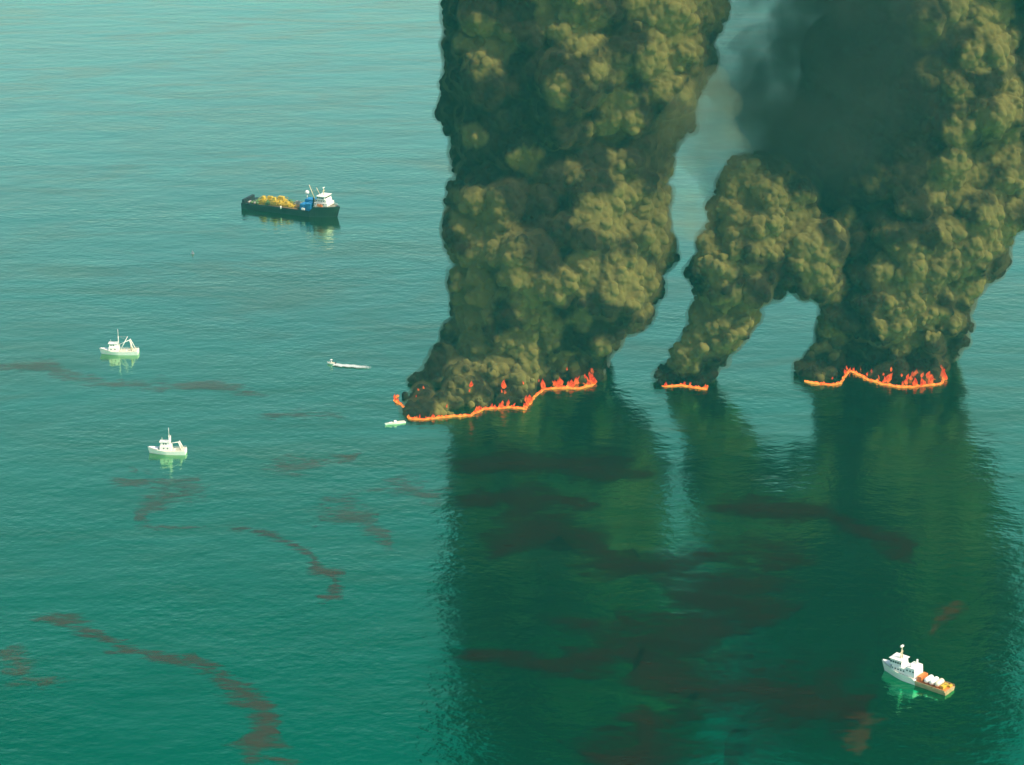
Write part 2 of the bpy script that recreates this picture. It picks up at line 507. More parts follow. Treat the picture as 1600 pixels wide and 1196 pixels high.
slick([(600, 745, 16), (650, 770, 20), (700, 780, 20)], 'reddish oil patch beside the left edge of the smoke reflection', OIL_THIN)
slick([(-20, 1025, 18), (20, 1035, 20), (40, 1060, 14), (120, 1070, 8)], 'brown oil patch cut by the left edge of the picture', OIL_THIN)
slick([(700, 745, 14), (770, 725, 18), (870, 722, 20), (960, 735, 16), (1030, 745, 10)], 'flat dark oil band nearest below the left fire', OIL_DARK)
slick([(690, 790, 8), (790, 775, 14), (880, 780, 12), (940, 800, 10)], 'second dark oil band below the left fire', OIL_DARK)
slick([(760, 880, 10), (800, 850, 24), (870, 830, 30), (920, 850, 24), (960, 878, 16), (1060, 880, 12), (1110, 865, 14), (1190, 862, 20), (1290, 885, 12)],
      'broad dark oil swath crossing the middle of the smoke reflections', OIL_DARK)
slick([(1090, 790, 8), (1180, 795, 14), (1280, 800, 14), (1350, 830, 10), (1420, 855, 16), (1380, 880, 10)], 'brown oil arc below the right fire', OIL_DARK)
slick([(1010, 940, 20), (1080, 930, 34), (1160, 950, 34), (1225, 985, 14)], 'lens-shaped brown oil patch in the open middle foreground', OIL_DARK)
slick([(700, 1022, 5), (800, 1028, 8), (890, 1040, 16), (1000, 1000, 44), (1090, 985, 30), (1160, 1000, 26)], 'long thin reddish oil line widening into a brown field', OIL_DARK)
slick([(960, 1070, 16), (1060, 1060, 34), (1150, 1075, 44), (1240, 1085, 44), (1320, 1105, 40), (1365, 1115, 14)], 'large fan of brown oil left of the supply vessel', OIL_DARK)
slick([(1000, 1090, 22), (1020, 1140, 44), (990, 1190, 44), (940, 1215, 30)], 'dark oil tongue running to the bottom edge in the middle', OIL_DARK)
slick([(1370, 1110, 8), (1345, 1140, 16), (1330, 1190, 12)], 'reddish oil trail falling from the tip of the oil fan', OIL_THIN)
slick([(1500, 935, 8), (1490, 950, 11), (1465, 975, 10), (1450, 1000, 6)], 'small red-brown oil wisp above the supply vessel', OIL)

# ------------------------------------------------------------------ smoke
def gn_billow(voxel, amp1, s1, amp2, s2):
    g = bpy.data.node_groups.new('billows', 'GeometryNodeTree')
    g.interface.new_socket('Geometry', in_out='INPUT', socket_type='NodeSocketGeometry')
    g.interface.new_socket('Geometry', in_out='OUTPUT', socket_type='NodeSocketGeometry')
    N, L = g.nodes, g.links
    gi = N.new('NodeGroupInput'); go = N.new('NodeGroupOutput')
    mp = N.new('GeometryNodeMeshToPoints')
    ra = N.new('GeometryNodeInputNamedAttribute'); ra.data_type = 'FLOAT'; ra.inputs['Name'].default_value = 'rad'
    L.new(gi.outputs[0], mp.inputs['Mesh']); L.new(ra.outputs['Attribute'], mp.inputs['Radius'])
    pv = N.new('GeometryNodePointsToVolume'); pv.resolution_mode = 'VOXEL_SIZE'
    pv.inputs['Voxel Size'].default_value = voxel
    L.new(mp.outputs[0], pv.inputs['Points'])
    ra2 = N.new('GeometryNodeInputNamedAttribute'); ra2.data_type = 'FLOAT'; ra2.inputs['Name'].default_value = 'rad'
    L.new(ra2.outputs['Attribute'], pv.inputs['Radius'])
    vm = N.new('GeometryNodeVolumeToMesh'); vm.resolution_mode = 'GRID'
    vm.inputs['Threshold'].default_value = 0.3
    L.new(pv.outputs[0], vm.inputs['Volume'])
    geo = vm.outputs[0]
    for amp, sc in ((amp1, s1), (amp2, s2)):
        if amp <= 0: continue
        nrm = N.new('GeometryNodeInputNormal')
        pos = N.new('GeometryNodeInputPosition')
        nz = N.new('ShaderNodeTexNoise'); nz.inputs['Scale'].default_value = sc * 0.7; nz.inputs['Detail'].default_value = 2
        L.new(pos.outputs[0], nz.inputs['Vector'])
        vs = N.new('ShaderNodeVectorMath'); vs.operation = 'SCALE'; vs.inputs['Scale'].default_value = 0.7 / sc
        L.new(nz.outputs['Color'], vs.inputs[0])
        va = N.new('ShaderNodeVectorMath'); va.operation = 'ADD'
        L.new(pos.outputs[0], va.inputs[0]); L.new(vs.outputs[0], va.inputs[1])
        vo = N.new('ShaderNodeTexVoronoi'); vo.feature = 'SMOOTH_F1'; vo.inputs['Smoothness'].default_value = 0.25
        vo.inputs['Scale'].default_value = sc
        L.new(va.outputs[0], vo.inputs['Vector'])
        # round tops: 1 - d^2
        sq = N.new('ShaderNodeMath'); sq.operation = 'MULTIPLY'
        L.new(vo.outputs['Distance'], sq.inputs[0]); L.new(vo.outputs['Distance'], sq.inputs[1])
        ma = N.new('ShaderNodeMath'); ma.operation = 'MULTIPLY_ADD'; ma.inputs[1].default_value = -amp * 1.8; ma.inputs[2].default_value = amp * 0.6
        L.new(sq.outputs[0], ma.inputs[0])
        vs2 = N.new('ShaderNodeVectorMath'); vs2.operation = 'SCALE'
        L.new(nrm.outputs[0], vs2.inputs[0]); L.new(ma.outputs[0], vs2.inputs['Scale'])
        sp = N.new('GeometryNodeSetPosition')
        L.new(geo, sp.inputs['Geometry']); L.new(vs2.outputs[0], sp.inputs['Offset'])
        geo = sp.outputs[0]
    sm = N.new('GeometryNodeSetShadeSmooth')
    L.new(geo, sm.inputs['Geometry'])
    L.new(sm.outputs[0], go.inputs[0])
    return g

GN_FINE = gn_billow(0.85, 2.1, 1 / 7.5, 1.1, 1 / 3.4)
GN_SOFT = gn_billow(2.5, 0, 1, 0, 1)
GN_SHELL = gn_billow(1.2, 0, 1, 0, 1)

def blob_mesh(name, balls, group):
    me = bpy.data.meshes.new(name)
    me.from_pydata([tuple(b[0]) for b in balls], [], [])
    at = me.attributes.new('rad', 'FLOAT', 'POINT')
    at.data.foreach_set('value', [b[1] for b in balls])
    o = bpy.data.objects.new('tmp', me)
    COL.objects.link(o)
    md = o.modifiers.new('b', 'NODES'); md.node_group = group
    dg = bpy.context.evaluated_depsgraph_get()
    ev = o.evaluated_get(dg)
    out = bpy.data.meshes.new_from_object(ev, depsgraph=dg)
    out.name = name
    bpy.data.objects.remove(o); bpy.data.meshes.remove(me)
    out.materials.clear()
    return out

def rand_dir(r):
    while True:
        v = Vector((r.uniform(-1, 1), r.uniform(-1, 1), r.uniform(-1, 1)))
        if 0.05 < v.length < 1: return v.normalized()

def column(rows, Y0, seed, depth=0.8, zstep=9.0, ytilt=0.0, lobe=(0.20, 0.42), rmax=30, lean=0.22):
    """balls that fill a rising column whose left and right edges are given per row of the photograph"""
    r = random.Random(seed)
    rows = sorted(rows, key=lambda q: -q[0])
    edge = []
    for q in rows:
        py, l, rr = q[:3]
        Y = Y0 + (q[3] if len(q) > 3 else 0)
        a, b = wall(l, py, Y), wall(rr, py, Y)
        edge.append((a.z, a.x, b.x, Y))
    edge = [(z, l, q, Y + lean * max(0.0, z - 30.0)) for (z, l, q, Y) in edge]
    zs = [e[0] for e in edge]
    def at(z):
        return [float(np.interp(z, zs, [e[k] for e in edge])) for k in (1, 2, 3)]
    balls = []
    z = max(zs[0], 0.5)
    top = zs[-1]
    while z < top:
        l, rr, Y = at(z)
        hw = (rr - l) / 2; cx = (l + rr) / 2; hd = hw * depth
        coarse = z > 262
        balls.append((Vector((cx, Y, z)), min(hw, hd) * 0.5))
        if depth != 1:
            for s in (-1, 1):
                balls.append((Vector((cx + s * hw * 0.38, Y, z)), min(hw, hd) * 0.5))
        grow = min(1.0, 0.22 + z / 150.0)
        nl = int((3.8 if not coarse else 4) * max(1.0, hw / 38.0) / grow ** 0.75)
        for q in range(nl + 2):
            a = r.uniform(0, 2 * math.pi)
            Rr = min(rmax, hw * r.uniform(*lobe) * (0.35 + 0.65 * grow))
            if q >= nl:
                a = (q - nl) * math.pi + r.uniform(-0.5, 0.5)
            dx, dy = math.cos(a), math.sin(a)
            inset = r.uniform(0.70, 1.0) if q < nl else r.uniform(0.88, 0.99)
            c = Vector((cx + dx * (hw * inset - Rr), Y + dy * (hd * inset - Rr), z + r.uniform(-zstep, zstep) * .6))
            balls.append((c, Rr))
            balls.append((Vector((cx, Y, c.z)).lerp(c, 0.5), Rr * 0.8))
            nch = 0 if coarse else 11
            out = Vector((dx, dy, 0))
            for _ in range(nch):
                d = (rand_dir(r) + out * 0.5 + Vector((0, 0, 0.15))).normalized()
                if d.y > 0.6: continue
                R2 = Rr * r.uniform(0.30, 0.58)
                c2 = c + d * (Rr * r.uniform(0.70, 0.95))
                if c2.z < R2 * 0.4: continue
                balls.append((c2, R2))
                if d.y < 0.35:
                    for _ in range(7):
                        d3 = (rand_dir(r) + d * 0.7).normalized()
                        R3 = min(R2 * r.uniform(0.25, 0.5), 4.0)
                        if R3 < 1.3: continue
                        balls.append((c2 + d3 * (R2 - R3 * 0.25), R3))
        z += zstep * (0.45 + 0.55 * grow)
    return balls

def clear_of(ball, line):
    """smoke leaves the flames in front of it uncovered"""
    p, rr = ball
    if p.z - rr > 7: return True
    for a, b in zip(line, line[1:]):
        m = max(1, int((b - a).length / 3))
        for k in range(m + 1):
            q = a.lerp(b, k / m)
            if abs(q.x - p.x) < rr + 1.5 and q.y > p.y - rr - 1.0: return False
    return True

def skirt(line, back0, seed, n_per=1.0, r0=2.2, r1=7.0, ramp=(-999.0, 1.0)):
    """low boiling smoke just behind a fire line; back = how deep the burning patch goes, r0, r1 = small and large billows"""
    r = random.Random(seed)
    balls = []
    for a, b in zip(line, line[1:]):
        L = (b - a).length
        for _ in range(max(1, int(L * n_per))):
            f = r.random(); u = r.random()
            k = min(1.0, max(0.12, (a.x - ramp[0]) / ramp[1]))
            back = back0 * k
            Rr = r.uniform(r0, r0 + (r1 - r0) * (0.15 + 0.85 * u) * (0.3 + 0.7 * k))
            rise = (u * back) * r.uniform(0.2, 0.85) * (0.4 + 0.6 * k)
            p = a.lerp(b, f) + Vector((r.uniform(-3, 3), Rr + 2.0 + u * back, 0))
            p.z = rise + Rr * 0.3
            balls.append((p, Rr))
            if rise > Rr: balls.append((Vector((p.x, p.y + 3, rise * 0.45)), max(Rr, rise * 0.5)))
            for _ in range(7):
                d = rand_dir(r)
                if d.z < -0.3 or d.y > 0.5: continue
                R2 = Rr * r.uniform(0.28, 0.55)
                balls.append((p + d * (Rr - R2 * 0.2), R2))
    return [q for q in balls if clear_of(q, line)]

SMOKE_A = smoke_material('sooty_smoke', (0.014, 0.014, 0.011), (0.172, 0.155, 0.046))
SHELL = fog_material('smoke_edge', (0.20, 0.175, 0.080), 0.060)
def drift_material(name, col, density, lo, hi, scale):
    """thinning smoke: density torn by noise"""
    m, t, out = new_mat(name)
    v = t.nodes.new('ShaderNodeVolumePrincipled')
    v.inputs['Color'].default_value = tuple(col) + (1,)
    geo = t.nodes.new('ShaderNodeNewGeometry')
    n = t.nodes.new('ShaderNodeTexNoise'); n.inputs['Scale'].default_value = scale; n.inputs['Detail'].default_value = 3
    n.inputs['Distortion'].default_value = 0.5
    t.links.new(geo.outputs['Position'], n.inputs['Vector'])
    mr = t.nodes.new('ShaderNodeMapRange'); mr.interpolation_type = 'SMOOTHSTEP'
    mr.inputs['From Min'].default_value = lo; mr.inputs['From Max'].default_value = hi
    mr.inputs['To Max'].default_value = density
    t.links.new(n.outputs['Fac'], mr.inputs['Value'])
    t.links.new(mr.outputs[0], v.inputs['Density'])
    t.links.new(v.outputs[0], out.inputs['Volume'])
    return m

VEIL_DARK = drift_material('dark_drifting_smoke', (0.045, 0.050, 0.045), 0.034, 0.36, 0.60, 1 / 30.0)
VEIL_SOFT = fog_material('smoke_breath', (0.10, 0.12, 0.10), 0.0050)
VEIL_MID = drift_material('thinning_smoke', (0.07, 0.08, 0.065), 0.026, 0.42, 0.66, 1 / 30.0)
VEIL_PALE = drift_material('thin_lit_smoke', (0.60, 0.56, 0.26), 0.0085, 0.30, 0.62, 1 / 45.0)
WISP = fog_material('pale_wisp', (0.80, 0.82, 0.74), 0.055)

Y1, Y2, Y3 = 1392.0, 1378.0, 1405.0
rows1 = [(640, 690, 905, 55), (620, 670, 925, 55), (600, 668, 905, 50), (570, 672, 918, 38), (540, 688, 940, 24), (500, 705, 985, 10), (460, 708, 1028), (420, 708, 1048), (380, 702, 1062),
         (340, 706, 1056), (300, 726, 1040), (250, 716, 1048), (200, 702, 1072), (150, 702, 1098), (100, 697, 1122), (50, 697, 1130), (0, 712, 1142), (-60, 700, 1160),
         (-150, 690, 1180), (-250, 690, 1190), (-340, 700, 1170)]
rows2 = [(606, 1046, 1104, 14), (580, 1042, 1122, 6), (550, 1050, 1142), (520, 1064, 1176), (490, 1078, 1190), (465, 1090, 1200), (445, 1082, 1240), (420, 1078, 1275),
         (395, 1092, 1285), (370, 1112, 1290), (340, 1116, 1286), (310, 1122, 1272), (285, 1135, 1250), (265, 1160, 1225)]
rows3 = [(602, 1290, 1468, 48), (580, 1276, 1482, 44), (550, 1283, 1496, 24), (500, 1280, 1520), (460, 1282, 1530), (430, 1296, 1560), (400, 1300, 1585), (350, 1292, 1590), (300, 1310, 1610),
         (250, 1330, 1640), (200, 1340, 1655), (150, 1345, 1665), (100, 1340, 1675), (50, 1330, 1690), (0, 1325, 1700), (-100, 1310, 1720), (-220, 1310, 1730), (-340, 1330, 1720)]

line1 = [sea(x, y) for x, y in ((624, 618), (616, 626), (628, 634), (636, 642), (640, 655), (662, 656), (700, 652), (735, 650), (755, 640), (775, 639), (800, 637),
                                (822, 640), (826, 632), (838, 618), (850, 609), (880, 607), (905, 608), (922, 604), (931, 599))]
line2 = [sea(x, y) for x, y in ((1035, 604), (1050, 605), (1065, 603), (1085, 606), (1103, 609), (1106, 603))]
line3 = [sea(x, y) for x, y in ((1257, 596), (1275, 600), (1300, 602), (1314, 600), (1320, 588), (1328, 580), (1340, 585), (1358, 594), (1380, 601), (1405, 605), (1430, 605),
                                (1455, 602), (1470, 601), (1475, 595), (1474, 586))]

BODIES = []
# sunlit areas painted into the smoke colour, the rest kept dark as shade (place and radius in photograph pixels)
LIT_SPOTS = [(1075, 60, 40), (1130, 40, 44), (1105, 115, 36), (1085, 170, 26), (1060, 330, 26), (1062, 390, 34), (1050, 430, 24), (1020, 485, 26), (1300, 440, 24), (1190, 510, 24), (1150, 560, 20),
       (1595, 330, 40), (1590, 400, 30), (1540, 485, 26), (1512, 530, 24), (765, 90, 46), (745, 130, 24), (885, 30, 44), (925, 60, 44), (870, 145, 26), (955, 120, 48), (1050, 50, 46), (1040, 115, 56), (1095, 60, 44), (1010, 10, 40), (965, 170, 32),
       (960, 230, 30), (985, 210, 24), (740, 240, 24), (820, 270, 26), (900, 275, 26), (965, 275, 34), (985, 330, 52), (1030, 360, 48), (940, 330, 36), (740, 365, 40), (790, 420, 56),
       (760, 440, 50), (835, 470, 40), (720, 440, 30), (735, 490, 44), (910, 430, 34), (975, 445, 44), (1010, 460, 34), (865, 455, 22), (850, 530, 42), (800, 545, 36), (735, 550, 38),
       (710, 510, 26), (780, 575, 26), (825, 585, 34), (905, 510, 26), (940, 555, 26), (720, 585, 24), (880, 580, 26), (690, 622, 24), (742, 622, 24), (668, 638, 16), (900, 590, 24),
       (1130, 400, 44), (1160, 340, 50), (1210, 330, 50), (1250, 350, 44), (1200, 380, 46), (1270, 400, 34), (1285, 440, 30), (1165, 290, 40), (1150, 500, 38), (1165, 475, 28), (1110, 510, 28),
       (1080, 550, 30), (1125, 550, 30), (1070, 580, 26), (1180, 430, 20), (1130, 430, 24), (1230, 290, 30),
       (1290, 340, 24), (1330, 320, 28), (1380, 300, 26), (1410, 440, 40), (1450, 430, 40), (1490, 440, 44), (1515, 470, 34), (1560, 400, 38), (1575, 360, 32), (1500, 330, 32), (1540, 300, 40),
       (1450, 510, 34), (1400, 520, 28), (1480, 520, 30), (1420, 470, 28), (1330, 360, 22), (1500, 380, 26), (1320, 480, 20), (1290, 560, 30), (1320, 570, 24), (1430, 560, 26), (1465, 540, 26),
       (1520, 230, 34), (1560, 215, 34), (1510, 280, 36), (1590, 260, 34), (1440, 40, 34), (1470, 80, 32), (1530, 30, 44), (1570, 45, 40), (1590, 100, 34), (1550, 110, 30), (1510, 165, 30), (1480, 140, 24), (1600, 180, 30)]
def smoke(name_label, balls, soft, parts=()):
    root = empty('smoke_plume', balls[0][0].xy.to_3d())
    tag(root, name_label, 'smoke plume', 'smoke plumes rising from the burning oil')
    inv = -root.location
    def put(n, me, mat):
        o = link(n, me, mat, root); o.location = inv
        return o
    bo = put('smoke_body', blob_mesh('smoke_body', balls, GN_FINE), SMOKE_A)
    BODIES.append(bo.data)
    me = bo.data
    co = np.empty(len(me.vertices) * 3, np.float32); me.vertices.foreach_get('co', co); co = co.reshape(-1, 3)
    lit_tone = np.full(len(co), -0.55, np.float32)  # shaded tone everywhere, raised to the sunlit tone inside the spots
    for (x, y, rr) in LIT_SPOTS:
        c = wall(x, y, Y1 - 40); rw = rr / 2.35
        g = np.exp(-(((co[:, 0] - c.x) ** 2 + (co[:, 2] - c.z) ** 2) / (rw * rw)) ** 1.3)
        lit_tone = np.maximum(lit_tone, g * 1.6 - 0.55)
    at = me.attributes.new('lit_tone', 'FLOAT', 'POINT'); at.data.foreach_set('value', lit_tone)
    if soft:
        o = put('smoke_fringe', blob_mesh('smoke_fringe', [(c, rr + 2.7) for c, rr in balls if rr > 2.2], GN_SHELL), SHELL)
        tag(o, 'thin soft fringe round the dense smoke', kind='stuff')
    for lab, bl, mat in parts:
        o = put('smoke_veil', blob_mesh('smoke_veil', bl, GN_SOFT), mat)
        tag(o, lab, kind='stuff')
    return root

b1 = [q for q in column(rows1, Y1, 11) if clear_of(q, line1)] + skirt(line1[4:], 62, 5, 1.6, 1.8, 9.0, (-72.0, 62.0))
for (x, y, rr) in ((645, 622, 2.4), (652, 612, 3.6), (660, 600, 5.0), (668, 610, 6.0), (672, 588, 6.5), (682, 572, 7.0), (692, 556, 7.5), (690, 592, 10.0), (680, 606, 8.0), (700, 570, 9.0)):
    c = wall(x, y, 1374)
    c.z = max(c.z, rr * 0.4)
    b1.append((c, rr))
    for _ in range(14):
        d = rand_dir(rng)
        if d.y < 0.4: b1.append((c + d * rr * 0.85, rr * rng.uniform(0.25, 0.45)))
for (x, y, rr) in ((651, 630, 3.0), (657, 636, 4.0), (650, 642, 3.4), (643, 621, 2.6), (664, 626, 6.0), (641, 629, 2.0), (660, 616, 6.0), (633, 619, 1.8), (672, 640, 5.0), (646, 649, 2.0)):
    c = sea(x, y, rr * 0.4)
    b1.append((c, rr))
    for _ in range(10):
        d = rand_dir(rng)
        b1.append((c + d * rr * 0.8, rr * rng.uniform(0.25, 0.4)))
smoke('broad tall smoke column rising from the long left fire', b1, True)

b2 = [q for q in column(rows2, Y2, 23, depth=0.9, zstep=7.0, lobe=(0.24, 0.42)) if clear_of(q, line2)] + skirt(line2, 16, 6, 1.8, 1.6, 4.5)
for (x, y, rr) in ((1262, 430, 14), (1280, 438, 12), (1292, 445, 8), (1255, 405, 18), (1272, 385, 17)):
    c = wall(x, y, Y2 + 6)
    b2.append((c, rr))
    for _ in range(26):
        d = rand_dir(rng)
        if d.y < 0.4: b2.append((c + d * rr * 0.9, rr * rng.uniform(0.2, 0.42)))
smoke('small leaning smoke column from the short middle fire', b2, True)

def veil(pts, Y, seed, k=5, jit=0.45):
    r = random.Random(seed); out = []
    for (x, y, rr) in pts:
        c = wall(x, y, Y); out.append((c, rr))
        for _ in range(k):
            out.append((c + rand_dir(r) * rr * r.uniform(0.5, 0.9), rr * r.uniform(jit * .8, jit * 1.4)))
    return out

b3 = [q for q in column(rows3, Y3, 37, depth=0.75) if clear_of(q, line3)] + skirt(line3, 50, 9, 1.5, 1.8, 8.0, (168.0, 50.0))
core = veil([(1400, 60, 44), (1370, 140, 46), (1330, 200, 40), (1300, 250, 32), (1270, 280, 22), (1400, -60, 46)], Y3 + 45, 2, 6)
v1 = veil([(1330, 60, 46), (1290, 150, 48), (1245, 215, 36), (1400, 150, 40), (1390, 60, 42), (1340, 240, 36), (1320, -30, 50), (1290, 235, 40)], Y3 + 5, 4, 6)
v3 = veil([(1300, 40, 78), (1260, 130, 76), (1205, 190, 62), (1180, 150, 56), (1240, 20, 66), (1290, -70, 80)], Y3 + 25, 14, 7)
v2 = veil([(1300, 40, 50), (1250, 130, 50), (1200, 200, 40), (1160, 225, 24), (1230, 20, 34), (1170, 170, 34), (1190, 110, 38), (1150, 250, 28), (1290, -70, 60)], Y3 + 15, 8, 6)
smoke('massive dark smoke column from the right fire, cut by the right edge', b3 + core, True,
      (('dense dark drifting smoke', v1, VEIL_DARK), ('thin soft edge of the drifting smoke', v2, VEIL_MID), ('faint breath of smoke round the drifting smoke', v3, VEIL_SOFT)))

pale = veil([(1088, 205, 22), (1082, 255, 24), (1072, 315, 20), (1104, 160, 18), (1095, 285, 20), (1110, 220, 20)], Y1 - 12, 12, 9, 0.6)
o = link('thin_smoke', blob_mesh('thin_smoke', pale, GN_SOFT), VEIL_PALE)
tag(o, 'thin yellowish smoke between the left and middle columns', kind='stuff')
wis = []
for k in range(16):
    f = k / 15
    wis.append((wall(943 + 22 * f + 3 * math.sin(k * 1.7), 592 - 70 * f, 1380), 1.6 + 2.6 * f + rng.uniform(0, .8)))
o = link('thin_smoke', blob_mesh('thin_smoke', wis, GN_SOFT), WISP)
tag(o, 'pale wisp of steam at the right end of the left fire', kind='stuff')

# ------------------------------------------------------------------ fires
FIRE = fire_material('burning_oil', 1.6)
FLAME = fire_material('flame_tongue', 1.15, (1.0, 0.17, 0.03), (0.62, 0.03, 0.015))

def fire_front(line, seed, hmin=0.4, hmax=3.0, thick=0.85):
    """a continuous wall of flame along the line, ragged on top"""
    r = random.Random(seed)
    pts = []
    for a, b in zip(line, line[1:]):
        m = max(1, int((b - a).length / 0.8))
        for k in range(m): pts.append(a.lerp(b, k / m))
    pts.append(line[-1])
    n = len(pts)
    verts, tip, faces = [], [], []
    for i, p in enumerate(pts):
        t = (pts[min(i + 1, n - 1)] - pts[max(i - 1, 0)]).normalized()
        nn = Vector((-t.y, t.x, 0))
        j = Vector((noise.noise(p * 0.25), noise.noise(p * 0.25 + Vector((5, 5, 0))), 0)) * 1.2
        w = thick * (0.7 + 0.6 * abs(noise.noise(p * 0.3 + Vector((1, 2, 3)))))
        spike = max(0, noise.noise(p * 0.9 + Vector((3, 1, 7))))
        big = max(0, noise.noise(p * 0.12 + Vector((8, 4, 1))))
        h = hmin + (hmax - hmin) * (0.25 + 1.5 * spike * (0.4 + 1.6 * big)) + r.uniform(-.2, .25)
        end = min(1, (i + 1) / 4, (n - i) / 4)
        h *= end; w *= end
        q = p + j
        sway = nn * noise.noise(p * 0.6) * 0.8 + t * noise.noise(p * 0.7 + Vector((0, 4, 0))) * 0.9
        for off, z, tp in ((-w, 0.05, 0.25), (-w * 0.75, h * 0.45, 0.1), (0, h, 0.75), (w * 0.75, h * 0.45, 0.1), (w, 0.05, 0.25)):
            v = q + nn * off + sway * (z / max(h, .1)) ** 2
            verts.append((v.x, v.y, z)); tip.append(tp)
    for i in range(n - 1):
        for k in range(5):
            a, b = i * 5 + k, i * 5 + (k + 1) % 5
            faces.append((a, b, b + 5, a + 5))
    faces.append((0, 1, 2, 3, 4)); m = (n - 1) * 5
    faces.append((m + 4, m + 3, m + 2, m + 1, m))
    me = bpy.data.meshes.new('flame_front')
    me.from_pydata(verts, [], faces)
    at = me.attributes.new('tip', 'FLOAT', 'POINT'); at.data.foreach_set('value', tip)
    me.polygons.foreach_set('use_smooth', [True] * len(me.polygons))
    return me

def flame_mesh(seed):
    """one tongue of flame, unit height"""
    r = random.Random(seed)
    verts, tip, faces = [], [], []
    n, m = 7, 9
    ph = r.uniform(0, 6)
    for i in range(m):
        f = i / (m - 1)
        rad = 0.30 * (math.sin(math.pi * min(1, f * 1.05 + 0.12)) ** 0.8) * (1 - f) ** 0.35 + 0.005
        cx = 0.16 * math.sin(f * 4.2 + ph) * f; cy = 0.12 * math.cos(f * 3.4 + ph) * f
        for k in range(n):
            a = 2 * math.pi * k / n
            rr = 0.8 * rad * (1 + 0.3 * math.sin(a * 2 + ph + f * 5))
            verts.append((cx + rr * math.cos(a), cy + rr * math.sin(a), f)); tip.append(0.15 + 0.85 * f)
    for i in range(m - 1):
        for k in range(n):
            a, b = i * n + k, i * n + (k + 1) % n
            faces.append((a, b, b + n, a + n))
    faces.append(tuple(range(n))[::-1]); faces.append(tuple((m - 1) * n + k for k in range(n)))
    me = bpy.data.meshes.new('flame'); me.from_pydata(verts, [], faces)
    at = me.attributes.new('tip', 'FLOAT', 'POINT'); at.data.foreach_set('value', tip)
    me.polygons.foreach_set('use_smooth', [True] * len(me.polygons))
    me.materials.append(FLAME)
    return me
FLAMES = [flame_mesh(s) for s in range(6)]

def fire(line, label, seed, licks, inner=()):
    r = random.Random(seed)
    root = empty('oil_fire', line[len(line) // 2])
    tag(root, label, 'fire', 'fires burning in a line on the sea')
    o = link('flame_front', fire_front(line, seed), FIRE, root); o.location = -root.location
    def lick(p, h, wd=1.0):
        o = link('flame', r.choice(FLAMES), FLAME, root)
        o.location = p - root.location
        h *= 0.78
        o.scale = (h * wd, h * wd, h)
        o.rotation_euler = (r.uniform(-.2, .2), r.uniform(-.2, .2), r.uniform(0, 6.3))
    for (f0, f1, cnt, h0, h1, back) in licks:      # stretch of the line, how many, heights, how far behind the line
        for _ in range(cnt):
            s = r.uniform(f0, f1) * (len(line) - 1)
            i = min(int(s), len(line) - 2)
            p = line[i].lerp(line[i + 1], s - i)
            lick(p + Vector((r.uniform(-1, 1), r.uniform(0.2, back), 0)), r.uniform(h0, h1), r.uniform(0.7, 1.3))
    if inner:                                   # flames breaking out through the side of the smoke
        from mathutils.bvhtree import BVHTree
        me = BODIES[0 if inner[0][0] < 1000 else 2]
        bvh = BVHTree.FromPolygons([v.co for v in me.vertices], [p.vertices for p in me.polygons])
        for (x, y, h, wd) in inner:
            p = sea(x, y + 3)
            hit = bvh.ray_cast(Vector((0, 0, CAM_H)), ray(x, y + 3).normalized())[0]
            if hit is not None and hit.y < p.y: p = hit + Vector((0, -0.8, -0.5))
            lick(p, h, wd)
    return root

fire(line1, 'long jagged line of orange flame, leftmost fire', 3,
     ((0.0, 0.3, 10, 3, 5, 1.5), (0.38, 0.5, 10, 3, 6, 3), (0.5, 0.7, 16, 3, 7, 5), (0.76, 1.0, 26, 4, 9, 12)),
     ((735, 600, 6.5, .9), (733, 608, 3.5, .8), (787, 602, 8.5, 1.0), (789, 611, 4.5, .9), (784, 609, 4, .9), (924, 577, 5.5, 1.1), (927, 579, 4.5, 1.2), (886, 574, 3.5, .8),
      (654, 606, 3.0, .9), (662, 603, 3.0, .9), (698, 632, 3.5, .8), (650, 616, 2.5, .8), (865, 596, 5, .8), (818, 596, 3.5, .8), (842, 592, 3, .8)))
fire(line2, 'short low line of flame under the small middle plume', 4, ((0.0, 1.0, 10, 2.5, 5, 3),))
fire(line3, 'hooked line of flame below the massive right plume', 8, ((0.3, 0.45, 6, 3, 6, 6), (0.45, 0.7, 16, 3, 8, 14), (0.7, 1.0, 30, 4, 9, 14)),
     ((1300, 588, 3, .9), (1345, 575, 4, .8), (1362, 580, 4, .8), (1380, 582, 4, .8), (1392, 576, 4.5, .9), (1408, 584, 4, 1.), (1425, 583, 5, 1.), (1440, 585, 5, 1.), (1472, 578, 6, 1.1)))
#INNER

